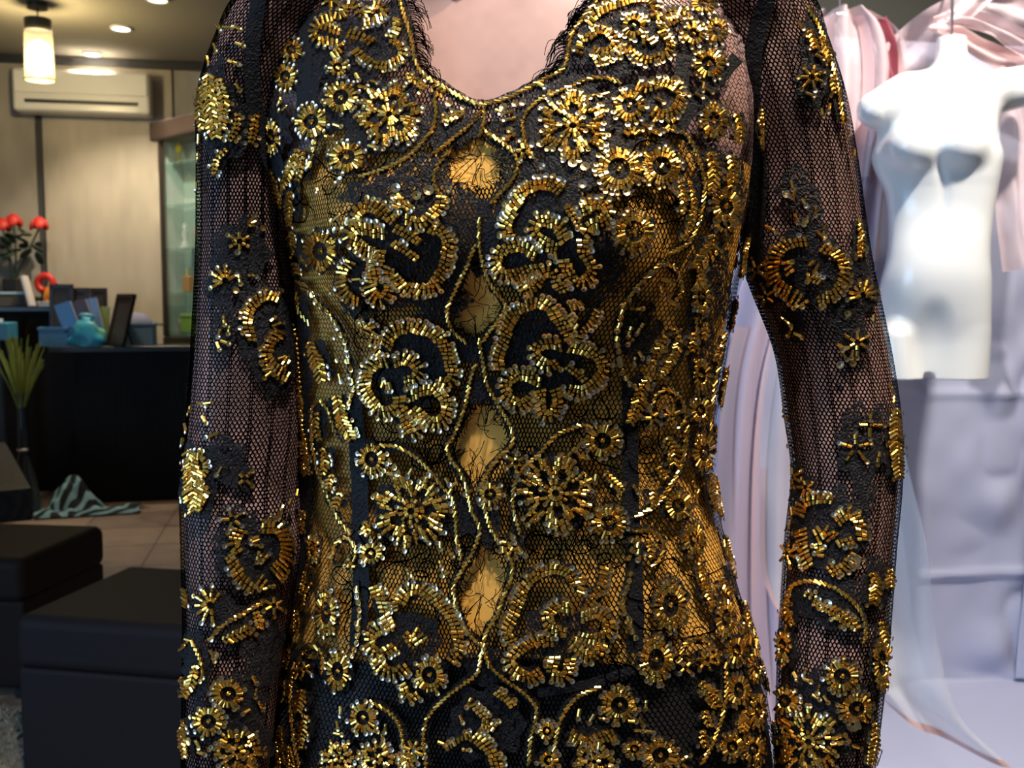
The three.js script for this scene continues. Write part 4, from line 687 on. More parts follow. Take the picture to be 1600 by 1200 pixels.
// white torso mannequin
{
  const D = 2.6, hh = (y) => at(1462, y, D).y, xx = (x) => at(x, 300, D).x, z0 = -D;
  const rows = [[60, 1457, 1500, 0.03], [90, 1456, 1504, 0.035], [106, 1446, 1516, 0.045], [122, 1400, 1548, 0.055], [140, 1376, 1560, 0.065], [170, 1374, 1550, 0.078], [215, 1372, 1548, 0.088], [245, 1366, 1556, 0.090], [275, 1376, 1554, 0.086], [300, 1388, 1551, 0.080], [345, 1394, 1546, 0.074], [400, 1393, 1541, 0.078], [440, 1385, 1545, 0.082], [490, 1379, 1548, 0.078], [540, 1380, 1548, 0.070], [640, 1386, 1546, 0.070]]
    .map(([y, l, r, d]) => [hh(y), (xx(r) - xx(l)) / 2, d, (xx(r) + xx(l)) / 2]).sort((a, b) => a[0] - b[0]);
  const yaw = 0.30, bustH = hh(238), bot = hh(590), cut = hh(58), crotch = hh(560);
  const sdf = (p) => {
    const h = p.y, cx = interp(rows, h, 3), a = interp(rows, h, 1), b = interp(rows, h, 2), x = p.x - cx, z = p.z - z0, th = Math.atan2(x, z) + yaw, n = 2.35;
    const s = Math.abs(Math.sin(th)), c = Math.abs(Math.cos(th));
    let R = Math.pow(Math.pow(s / a, n) + Math.pow(c / b, n), -1 / n);
    if (Math.cos(th) > 0) { const X = R * Math.sin(th); R -= 0.006 * Math.exp(-Math.pow(X / 0.014, 2)) * smooth(hh(420), hh(330), h) * smooth(hh(150), hh(200), h); }
    let d = (Math.hypot(x, z) - R) * 0.85;
    for (const sd of [-1, 1]) { // breasts
      const t = sd * 0.62 - yaw, q = V(cx + Math.sin(t) * 0.094, bustH, z0 + Math.cos(t) * 0.075);
      d = smin(d, ell(p, [q.x, q.y + 0.004, q.z], [0.062, 0.058, 0.062]), 0.022);
      d = smin(d, capsule(p, [q.x, q.y + 0.02, q.z], [q.x - sd * 0.012, q.y + 0.10, q.z - 0.045], 0.040, 0.02), 0.03);
    }
    d = smin(d, capsule(p, [xx(1412), hh(150), z0], [xx(1362), hh(172), z0 + 0.005], 0.058, 0.044), 0.035); // arm stubs
    d = smin(d, capsule(p, [xx(1520), hh(150), z0], [xx(1590), hh(136), z0 + 0.01], 0.058, 0.050), 0.035);
    d = Math.max(d, xx(1337) - p.x, p.x - xx(1612));
    { const q = -yaw; d = smin(d, ell(p, [cx + Math.sin(q) * 0.055, hh(425), z0 + 0.042], [0.075, 0.085, 0.044]), 0.06); }
    // thighs, with the groin between them
    const L = capsule(p, [xx(1400), hh(530), z0 + 0.034], [xx(1412), hh(650), z0 + 0.052], 0.036, 0.050), Rr = capsule(p, [xx(1508), hh(525), z0 + 0.022], [xx(1494), hh(650), z0 + 0.042], 0.044, 0.062);
    d = smin(d, Math.min(L, Rr), 0.03);
    d = -smin(-d, ell(p, [xx(1441), hh(535), z0 + 0.118], [0.050, 0.085, 0.050]), 0.03);
    d = Math.max(d, -capsule(p, [xx(1443), hh(572), z0 + 0.2], [xx(1449), hh(620), z0 - 0.2], 0.012, 0.02));
    return Math.max(d, bot - h, h - cut);
  };
  const t = thing('mannequin_torso', 'glossy white plastic female torso mannequin hanging before pale cloth', 'mannequin', V(xx(1462), bot, z0));
  const g = march(sdf, V(xx(1470), (bot + cut) / 2, z0), V(0.31, 0.50, 0.22), 112); g.translate(-xx(1462), -bot, -z0);
  part('torso_shell', g, phys(C(0.82, 0.82, 0.80), 0.28, { clearcoat: 0.5, clearcoatRoughness: 0.15 }), t);
  const top = cut - bot;
  part('hook', tube([V(xx(1478) - xx(1462), top - 0.02, 0), V(xx(1478) - xx(1462), top + 0.08, 0), V(xx(1478) - xx(1462), top + 0.15, 0), V(xx(1478) - xx(1462) + 0.012, top + 0.172, 0), V(xx(1478) - xx(1462) + 0.022, top + 0.16, 0)], 0.004, 24, 8), M.chrome, t, 'chrome hanging hook');
}
// rail above the display
const RAILH = 1.985;
{
  const a = room(2.45, RAILH, 4.62), t = thing('clothes_rail', 'round chrome rail above the hanging gowns and mannequin', 'rail', a, TURN);
  part('rail_tube', new THREE.CylinderGeometry(0.012, 0.012, 2.5, 16).rotateZ(Math.PI / 2).translate(1.25, 0, 0), M.chrome, t);
  for (const x of [0.05, 1.25, 2.45]) part('bracket', [box(0.02, 0.02, 0.42, x, 0, -0.21), box(0.06, 0.08, 0.01, x, 0, -0.415)], M.chrome, t);
}
const cloth = (fn, nu, nv) => grid(fn, nu, nv, 6);
const satinWhite = phys(C(0.50, 0.51, 0.66), 0.6, { bumpMap: clothTex, bumpScale: 0.0002 });
const pinkSatin = phys(C(0.74, 0.50, 0.50), 0.4, { sheen: 0.4, sheenColor: C(0.9, 0.7, 0.7) });
const pinkSheer = phys(C(0.78, 0.60, 0.62), 0.6, { transparent: true, opacity: 0.62, sheen: 0.3 });
const tulle = phys(C(0.84, 0.86, 0.94), 0.7, { transparent: true, opacity: 0.40 });
const lilacSheer = phys(C(0.62, 0.52, 0.66), 0.6, { transparent: true, opacity: 0.8, sheen: 0.3 });
// pale backdrop sheet with pressed creases
{
  const t = thing('backdrop_cloth', 'large pale lilac satin cloth with fold creases hanging behind white mannequin', 'cloth', V(0, 0, 0));
  const zc = (x) => -2.93 - 0.203 * (x - 1.05);
  const crease = (y, y0, k) => 0.014 * Math.exp(-Math.pow((y - y0) / 0.012, 2)) * k;
  part('sheet', cloth((u, v) => { const x = 0.42 + u * 1.5, vv = (v - 0.22) / 0.78, y = 0.015 + Math.max(0, vv) * 1.86 + 0.02 * (1 - Math.cos(Math.min(0, vv) * 9)) * 0.5, run = Math.max(0, -vv) * 2.6; let d = 0.020 * Math.sin(x * 9 + Math.sin(y * 2.2) * 1.2) * (1.1 - v * 0.5) + 0.010 * noise(x * 5, y * 3, 4) + 0.004 * noise(x * 16, y * 12, 6); d += crease(y, 0.87 + 0.01 * Math.sin(x * 6), 0.6) + crease(y, 0.335 + 0.012 * Math.sin(x * 5), 1); const k = smooth(1.25, 1.5, x); d += k * 0.035 * Math.abs(noise(x * 7, y * 9, 8)) ; return V(x, y, zc(x) + d * (vv < 0 ? 0.5 : 1) + run); }, 150, 200), satinWhite, t);
  // deeper folds of a second layer to the side
  part('side_fold', cloth((u, v) => { const y = 0.03 + v * 1.3, x = 1.50 + u * 0.4 + 0.05 * v; return V(x, y, zc(x) + 0.05 + 0.045 * Math.sin(u * 9 + v * 2.5) * (0.4 + 0.6 * v) + 0.015 * noise(x * 6, y * 6, 3)); }, 60, 90), satinWhite, t);
}
const band = (pts, w, o = {}) => { // a strip of cloth along world points, w metres wide, with soft folds
  const c = new THREE.CatmullRomCurve3(pts), up = o.up || V(0, 0, 1), n = o.n || 40, k = o.k || 10;
  return grid((u, v) => { const p = c.getPointAt(v), tn2 = c.getTangentAt(v), s = V(0, 0, 0).crossVectors(tn2, up).normalize(), ww = (typeof w === 'function' ? w(v) : w); const a = (u - 0.5) * ww; return p.addScaledVector(s, a).addScaledVector(up, (o.fold || 0.012) * Math.sin(u * (o.waves || 9) + v * 3) + (o.fold || 0.012) * 0.6 * noise(u * 5, v * 6, o.s || 1)); }, k, n, 3);
};
// pink organza gown on a hanger, behind the person's sleeve
{
  const D = 2.74, t = thing('organza_gown', 'sheer pink organza gown with satin bands hanging beside the mannequin', 'dress', V(0, 0, 0));
  const rows = [[20, 1272, 1352], [45, 1240, 1392], [90, 1225, 1412], [150, 1222, 1412], [250, 1218, 1388], [400, 1175, 1372], [600, 1122, 1345], [900, 1100, 1350], [1150, 1085, 1360], [1262, 1080, 1362]];
  const tab = rows.map(([y, l, r]) => [at(1290, y, D).y, at(l, y, D).x, at(r, y, D).x]).sort((a, b) => a[0] - b[0]), h0 = tab[0][0] + 0.0, h1 = tab[tab.length - 1][0];
  const P = (u, v, off) => { const h = h0 + (h1 - h0) * v, l = interp(tab, h, 1), r = interp(tab, h, 2); const deep = 0.026 * (1.3 - v * 0.6); return V(l + (r - l) * u, Math.max(h, 0.02), -D + off + 0.05 * Math.sin(Math.PI * u) + deep * Math.sin(u * 21 + 2.2 * noise(u * 3, v * 3, 5)) + 0.012 * noise(u * 9, v * 6, 2)); };
  part('skirt_drape', cloth((u, v) => P(u, v * 0.86, 0), 90, 120), lilacSheer, t);
  part('under_layer', cloth((u, v) => P(u, v * 0.86, -0.06), 40, 60), lilacSheer, t);
  part('bodice_drape', cloth((u, v) => P(u, 0.80 + v * 0.2, 0.01), 60, 50), pinkSheer, t);
  part('bodice_back', cloth((u, v) => P(u, 0.80 + v * 0.2, -0.07), 40, 40), pinkSheer, t);
  for (const [u, v0, v1] of [[0.10, 0.02, 0.62], [0.34, 0.02, 0.7], [0.60, 0.1, 0.72], [0.28, 0.66, 0.99], [0.66, 0.7, 0.99], [0.95, 0.7, 0.97], [0.82, 0.03, 0.6]]) part('satin_band', cloth((a, b) => { const v = v0 + (v1 - v0) * b; return P(clamp(u + (a - 0.5) * 0.075 + 0.03 * Math.sin(v * 7 + u * 5), 0, 1), v, 0.014); }, 4, 60), pinkSatin, t, 'pink satin band');
  part('red_lining', band([at(1372, 30, D - 0.02), at(1386, 80, D - 0.02), at(1388, 140, D - 0.02)], 0.05, { fold: 0.006 }), std(C(0.20, 0.03, 0.05), 0.5), t, 'deep red lining');
  part('hanger', [tube([at(1262, 60, D + 0.04), at(1312, 22, D + 0.04), at(1392, 70, D + 0.04)], 0.006, 30, 8), tube([at(1312, 22, D + 0.04), at(1312, -20, D + 0.04), at(1314, -48, D + 0.04)], 0.003, 12, 6)], M.chrome, t);
}
// white tulle veil with a pink ribbon hem
{
  const D = 2.2, t = thing('tulle_veil', 'white see-through tulle veil with pink ribbon hem hanging below mannequin', 'veil', V(0, 0, 0));
  const L = [[1210, 500], [1190, 620], [1180, 760], [1190, 900], [1220, 960], [1290, 1000]], R = [[1385, 560], [1410, 700], [1440, 850], [1462, 1000], [1490, 1110], [1572, 1192]];
  const cl = new THREE.CatmullRomCurve3(L.map(([x, y]) => at(x, y, D))), cr = new THREE.CatmullRomCurve3(R.map(([x, y]) => at(x, y, D)));
  const P = (u, v, o = 0) => cl.getPoint(v).lerp(cr.getPoint(v), u).add(V(0, -0.055 * Math.sin(Math.PI * u) * Math.pow(v, 6), o + 0.03 * Math.sin(u * 13 + v * 2) + 0.02 * noise(u * 4, v * 5, 7)));
  part('veil_sheet', cloth((u, v) => P(u, v), 60, 80), tulle, t);
  part('inner_layer', cloth((u, v) => P(u * 0.62 + 0.3, v * 0.9, -0.04), 40, 60), tulle, t);
  part('ribbon_hem', grid((u, v) => P(v, 1 - 0.032 * u, 0.004), 3, 70, 2), pinkSatin, t, 'pink satin ribbon edge');
  part('ribbon_side', grid((u, v) => P(0.0 + 0.03 * u, 0.35 + v * 0.6, 0.004), 3, 60, 2), pinkSatin, t, 'pink satin ribbon edge');
}
// pink shawl round the mannequin's neck
{
  const t = thing('organza_shawl', 'pink organza shawl draped round neck of white mannequin', 'shawl', V(0, 0, 0)), up = V(0, 0.15, 0.99).normalize();
  const A = (x, y, d) => at(x, y, d);
  part('shawl_fold', band([A(1352, 152, 2.74), A(1392, 112, 2.74), A(1430, 74, 2.72), A(1466, 40, 2.66), A(1510, 6, 2.64), A(1560, -30, 2.66)], (v) => 0.09 + 0.03 * Math.sin(v * 5), { up, fold: 0.014, n: 60, k: 14 }), pinkSheer, t);
  part('shawl_fold', band([A(1462, 44, 2.60), A(1496, 52, 2.64), A(1530, 74, 2.67), A(1566, 92, 2.70), A(1604, 98, 2.72)], (v) => 0.03 + 0.035 * v, { up, fold: 0.008, n: 50, k: 12, s: 3 }), pinkSatin, t);
  part('shawl_fold', band([A(1460, 38, 2.60), A(1505, 28, 2.64), A(1550, 42, 2.66), A(1590, 66, 2.68), A(1640, 100, 2.7)], (v) => 0.04 + 0.03 * v, { up, fold: 0.012, n: 50, k: 12, s: 5, waves: 12 }), pinkSheer, t);
  part('shawl_fold', band([A(1490, 6, 2.74), A(1545, 2, 2.74), A(1600, 20, 2.74), A(1660, 50, 2.75)], 0.10, { up, fold: 0.016, n: 40, k: 14, s: 9 }), pinkSheer, t);
  part('shawl_knot', new THREE.SphereGeometry(0.016, 16, 12).scale(1.6, 0.7, 0.8).translate(...A(1466, 44, 2.60).toArray()), pinkSatin, t, 'gathered pink knot');
  part('shawl_tail', band([A(1580, 100, 2.70), A(1596, 200, 2.72), A(1590, 320, 2.72), A(1600, 420, 2.73)], 0.1, { up: V(0, 0, 1), fold: 0.015, n: 50, k: 12, s: 4 }), pinkSheer, t);
}

// ------------------------------------------------------------------ the shop behind
// wall air conditioner
{
  const p = onWall(138, 184, 0.0), t = thing('air_conditioner', 'white wall-mounted split air conditioner above the cream panels', 'air conditioner', p, TURN), W = 0.80, H = 0.26;
  part('body', box(W, H, 0.18, 0, H / 2, 0.092, 0.025), std(C(0.74, 0.72, 0.67), 0.35), t);
  part('front_panel', box(W - 0.03, 0.13, 0.012, 0, H - 0.085, 0.187, 0.006), std(C(0.78, 0.76, 0.72), 0.3), t);
  part('air_slot', box(W - 0.14, 0.022, 0.01, 0, 0.062, 0.180), M.black, t, 'dark air outlet slot');
  part('louver', box(W - 0.14, 0.03, 0.008, 0, 0.035, 0.184).rotateX(0.05), std(C(0.78, 0.76, 0.72), 0.3), t);
}
// pendant lamp
{
  const c = onLevel(58, 5, CEIL), t = thing('pendant_lamp', 'cylindrical glass pendant lamp with black top glowing warm white', 'lamp', V(c.x, CEIL, c.z));
  part('ceiling_cap', cyl(0.05, 0.05, 0.03, 0, -0.03, 0), M.black, t); part('cord', cyl(0.004, 0.004, 0.05, 0, -0.08, 0, 8), M.black, t);
  part('top_cap', cyl(0.066, 0.066, 0.06, 0, -0.14, 0, 32), M.black, t, 'black metal cap');
  part('shade', new THREE.CylinderGeometry(0.068, 0.072, 0.27, 36, 1, true).translate(0, -0.255, 0), phys(C(0.85, 0.8, 0.62), 0.12, { transmission: 0.9, thickness: 0 }), t, 'smoky clear glass cylinder');
  part('shade_ring', new THREE.TorusGeometry(0.072, 0.005, 8, 36).rotateX(Math.PI / 2).translate(0, -0.388, 0), std(C(0.6, 0.55, 0.25), 0.3), t);
  part('lamp_tube', new THREE.CapsuleGeometry(0.05, 0.09, 8, 24).translate(0, -0.28, 0), glow(C(1.0, 0.86, 0.55), 10), t, 'frosted glowing inner tube');
  const l = new THREE.PointLight(C(1.0, 0.82, 0.52), 2.2, 0, 2); l.position.set(c.x, CEIL - 0.28, c.z); l.castShadow = true; l.shadow.radius = 3; scene.add(l);
}
// reception counter
{
  const a = at(85, 540, 5.72), t = thing('reception_counter', 'dark brown reception counter with overhanging top at the back wall', 'counter', V(a.x, 0, a.z), TURN);
  part('front_panel', box(0.68, 0.86, 0.03, 0.44, 0.43, -0.02), M.dark, t); part('side_panel', box(0.03, 0.86, 0.22, 0.115, 0.43, -0.145), M.dark, t); part('side_panel', box(0.03, 0.86, 0.22, 0.765, 0.43, -0.145), M.dark, t);
  part('counter_top', box(0.79, 0.035, 0.32, 0.365, 0.8775, -0.13, 0.006), M.darkTop, t, 'smooth dark counter top');
}
const CT = 0.895; // counter top level
const onTop = (x, y) => { const p = at(x, y, 5.95); return V(p.x, CT, p.z); };
{
  // tall dark cabinet behind, with things on its top
  const a = onWall(-50, 480, 0.45), H = 1.115, t = thing('side_cabinet', 'tall black cabinet beside the reception counter', 'cabinet', V(a.x, 0, a.z), TURN);
  part('carcass', box(0.72, H - 0.03, 0.36, 0.30, (H - 0.03) / 2, -0.2), M.dark, t); part('cabinet_top', box(0.76, 0.03, 0.40, 0.30, H - 0.015, -0.2, 0.004), M.darkTop, t);
  for (const x of [0.12, 0.48]) { const d = part('cabinet_door', box(0.34, H - 0.1, 0.018, x, (H - 0.05) / 2, -0.012), M.dark, t); part('handle', cyl(0.006, 0.006, 0.12, x + (x < 0.3 ? 0.13 : -0.13), 0.7, 0.012, 10), M.chrome, d); }
  const T = (x, d = 6.22) => { const p = at(x, 470, d); return V(p.x, H, p.z); };
  const b1 = thing('display_box', 'low taupe box with pale glass lid on black cabinet', 'box', T(12), TURN); part('box_body', box(0.24, 0.075, 0.16, 0, 0.0375, 0, 0.004), std(C(0.10, 0.09, 0.07), 0.6), b1); part('glass_lid', box(0.25, 0.014, 0.17, 0, 0.082, 0), std(C(0.42, 0.50, 0.46), 0.2), b1);
  // rose vase
  const v = thing('rose_vase', 'black square vase holding artificial red roses', 'vase', T(26, 6.38)); part('vase', [box(0.09, 0.17, 0.09, -0.02, 0.085, 0, 0.008), box(0.2, 0.06, 0.11, 0.05, 0.03, 0, 0.008)], M.black, v);
  const red = std(C(0.62, 0.03, 0.02), 0.5), green = std(C(0.016, 0.035, 0.018), 0.5);
  const leafG = new THREE.SphereGeometry(0.05, 10, 6).scale(1, 0.22, 0.55);
  for (const [x, y, z] of [[-0.06, 0.50, 0.02], [-0.01, 0.53, -0.02], [0.16, 0.51, 0]]) {
    const st = part('stem', tube([V(-0.02, 0.14, 0), V(x * 0.4, 0.3, z), V(x, y - 0.02, z)], 0.006, 14, 6), green, v);
    const pet = []; for (let i = 0; i < 11; i++) { const a2 = i * 2.4, r = 0.016 + 0.0026 * i; pet.push(new THREE.SphereGeometry(0.024 + 0.001 * i, 9, 7).scale(1, 1.05, 0.4).rotateX(-0.3).rotateY(a2).translate(x + Math.sin(a2) * r, y + 0.02 - i * 0.003, z + Math.cos(a2) * r)); }
    part('rose_bloom', pet, red, v, 'red rose bloom');
    for (let i = 0; i < 6; i++) { const a2 = i * 1.9 + x * 9, q = V(x * (0.55 + 0.06 * i) + Math.cos(a2) * 0.055, y - 0.07 - 0.028 * i, z + Math.sin(a2) * 0.04), l = part('leaf', leafG, green, v); l.position.copy(q); l.rotation.set(rr(-0.6, 0.6), a2, rr(-0.7, 0.7)); }
  }
  const bk = thing('standing_book', 'thin white edged book leaning upright beside the display box', 'book', T(50, 6.12), TURN); part('cover', box(0.02, 0.19, 0.13, 0, 0.095, 0).rotateZ(0.22), std(C(0.10, 0.08, 0.12), 0.5), bk); part('pages', box(0.014, 0.182, 0.124, 0.004, 0.095, 0.004).rotateZ(0.22), M.white, bk);
  const wb = thing('white_tray', 'small white tray under the orange jar', 'tray', T(76, 6.12), TURN); part('tray', box(0.105, 0.026, 0.08, 0, 0.013, 0, 0.006), M.white, wb); part('tray_rim', box(0.112, 0.006, 0.087, 0, 0.027, 0, 0.002), M.white, wb);
  const oj = thing('orange_jar', 'round orange jar on small white tray', 'jar', T(78, 6.12).add(V(0, 0.031, 0))); part('jar', lathe([[0, 0], [0.03, 0], [0.036, 0.03], [0.03, 0.06], [0.02, 0.07], [0.022, 0.078], [0, 0.078]], 20), std(C(0.75, 0.22, 0.01), 0.4), oj); part('lid', cyl(0.02, 0.014, 0.014, 0, 0.078, 0, 16), std(C(0.6, 0.2, 0.03), 0.4), oj);
  const orn = thing('red_ornament', 'curled red fabric ornament behind the orange jar', 'ornament', T(72, 6.28)); part('loop', new THREE.TorusGeometry(0.046, 0.022, 10, 24).translate(0, 0.14, 0), std(C(0.62, 0.025, 0.02), 0.5), orn); part('tail', tube([V(0.04, 0.12, 0), V(0.075, 0.10, 0.01), V(0.09, 0.13, 0.02)], 0.02, 14, 8), std(C(0.62, 0.025, 0.02), 0.5), orn); part('base', cyl(0.03, 0.024, 0.1, 0, 0, 0, 16), M.black, orn);
}
{
  const fr = (x, y, d, w, h, tilt, turn, label, name = 'photo_frame') => { const p = at(x, y, d), t = thing(name, label, 'frame', V(p.x, CT, p.z), turn); const g = [box(w, h, 0.014, 0, h / 2, 0).rotateX(tilt)]; part('backing', g, std(C(0.030, 0.020, 0.016), 0.5), t); part('frame_border', [box(0.022, h, 0.02, -w / 2, h / 2, 0.004), box(0.022, h, 0.02, w / 2, h / 2, 0.004), box(w + 0.022, 0.022, 0.02, 0, h, 0.004), box(w + 0.022, 0.022, 0.02, 0, 0.011, 0.004)].map((q) => q.rotateX(tilt)), std(C(0.018, 0.011, 0.009), 0.4), t); part('strut', tube([V(0, h * 0.5, -0.02 + h * 0.5 * Math.sin(tilt)), V(0, 0.003, -0.10)], 0.006, 4, 6), M.black, t); return t; };
  fr(181, 536, 5.76, 0.18, 0.29, -0.26, -0.75, 'dark brown photo frame seen from behind propped on strut');
  fr(97, 500, 5.96, 0.11, 0.34, -0.05, 0.2, 'narrow tall black picture frame next to red ornament');
  fr(126, 500, 6.0, 0.072, 0.32, -0.10, 0.15, 'black picture frame standing in front of cream panel'); fr(155, 500, 6.03, 0.072, 0.32, -0.12, 0.3, 'black picture frame beside its twin, behind the brochures');
  const blue = std(C(0.10, 0.28, 0.50), 0.45), paleBlue = std(C(0.22, 0.38, 0.60), 0.5);
  const bin = (x, d, w, h, dp, mat, label, name, turn) => { const p = at(x, 530, d), t = thing(name, label, 'bin', V(p.x, CT, p.z), turn), k = 0.006; part('bin_wall', [box(w, h, k, 0, h / 2, dp / 2), box(w, h, k, 0, h / 2, -dp / 2), box(k, h, dp, w / 2, h / 2, 0), box(k, h, dp, -w / 2, h / 2, 0), box(w, k, dp, 0, k / 2, 0)], mat, t); part('bin_rim', [box(w + 0.02, 0.012, 0.016, 0, h, dp / 2), box(w + 0.02, 0.012, 0.016, 0, h, -dp / 2), box(0.016, 0.012, dp, w / 2, h, 0), box(0.016, 0.012, dp, -w / 2, h, 0)], mat, t); return t; };
  const b = bin(211, 6.03, 0.22, 0.12, 0.16, paleBlue, 'pale blue plastic bin piled with grey cloth on counter', 'storage_bin', TURN);
  part('contents', new THREE.SphereGeometry(0.11, 20, 12, 0, 6.3, 0, 1.57).scale(1, 0.75, 0.65).translate(0, 0.105, 0), std(C(0.20, 0.20, 0.30), 0.8), b, 'heap of grey lilac cloth'); part('handle', box(0.06, 0.012, 0.04, 0.14, 0.115, 0, 0.005), M.black, b);
  bin(84, 5.80, 0.13, 0.10, 0.14, blue, 'small bright blue plastic bin left of the turquoise bag', 'storage_bin', TURN + 0.1);
  const wave = (u, v, s) => 0.02 * noise(u * 5, v * 5, s);
  const bag = thing('plastic_bag', 'crumpled turquoise plastic bag lying on the counter', 'bag', at(137, 533, 5.79).setY(CT)); const bg = new THREE.SphereGeometry(0.09, 32, 20, 0, Math.PI * 2, 0, Math.PI * 0.6).scale(1.05, 1.35, 0.8); { const q = bg.attributes.position; for (let i = 0; i < q.count; i++) { const x = q.getX(i), y = q.getY(i), z = q.getZ(i), k = 1 + 0.28 * noise(x * 22, y * 22, z * 22 + 5); q.setXYZ(i, x * k, Math.max(y * k, -0.03) + 0.03, z * k); } bg.computeVertexNormals(); }
  part('bag_body', bg, std(C(0.12, 0.42, 0.52), 0.35, { map: dataTex(128, (u, v) => { const k = tn(u, v, 7, 71); return k > 0.25 ? [0.95, 0.92, 0.75] : k > 0.1 ? [0.8, 0.95, 0.95] : [0.55, 0.85, 0.95]; }, true) }), bag);
  part('bag_mouth', new THREE.TorusGeometry(0.035, 0.009, 6, 18).rotateX(1.2).translate(0, 0.165, 0), std(C(0.14, 0.42, 0.55), 0.4), bag);
  const sheet = (x, y, d, w, h, tilt, col, label, name) => { const p = at(x, y, d), t = thing(name, label, 'brochure', V(p.x, CT, p.z), TURN, 'brochures standing on the counter'); part('cover', box(w, h, 0.01, 0, h / 2 + Math.abs(tilt) * w * 0.5, 0).rotateZ(tilt), std(col, 0.4), t); part('pages', box(w * 0.97, h * 0.97, 0.008, 0.003, h / 2 + Math.abs(tilt) * w * 0.5, -0.007).rotateZ(tilt), M.white, t); };
  sheet(121, 505, 5.86, 0.09, 0.24, 0.32, C(0.10, 0.27, 0.60), 'bright blue folder leaning at an angle above the bag', 'folder');
  sheet(143, 505, 5.90, 0.10, 0.25, 0.30, C(0.10, 0.06, 0.09), 'dark maroon brochure between the blue folders', 'folder');
  sheet(150, 505, 5.93, 0.11, 0.26, 0.18, C(0.22, 0.34, 0.62), 'pale blue brochure with white pages leaning behind the maroon one', 'folder');
  sheet(159, 505, 5.97, 0.05, 0.22, -0.1, C(0.30, 0.33, 0.08), 'olive yellow brochure beside the brown photo frame', 'folder');
  const tr = at(-6, 505, 5.75), tl = thing('letter_tray', 'blue tray of papers on its own black stand', 'tray', V(tr.x, 0, tr.z), TURN); part('tray', box(0.17, 0.10, 0.22, 0, 0.98, 0, 0.008), std(C(0.05, 0.25, 0.40), 0.4), tl); part('paper', box(0.1, 0.02, 0.12, -0.03, 1.04, 0), M.white, tl); part('stand', [box(0.05, 0.92, 0.05, 0, 0.47, 0), box(0.14, 0.02, 0.14, 0, 0.01, 0)], M.black, tl);
}
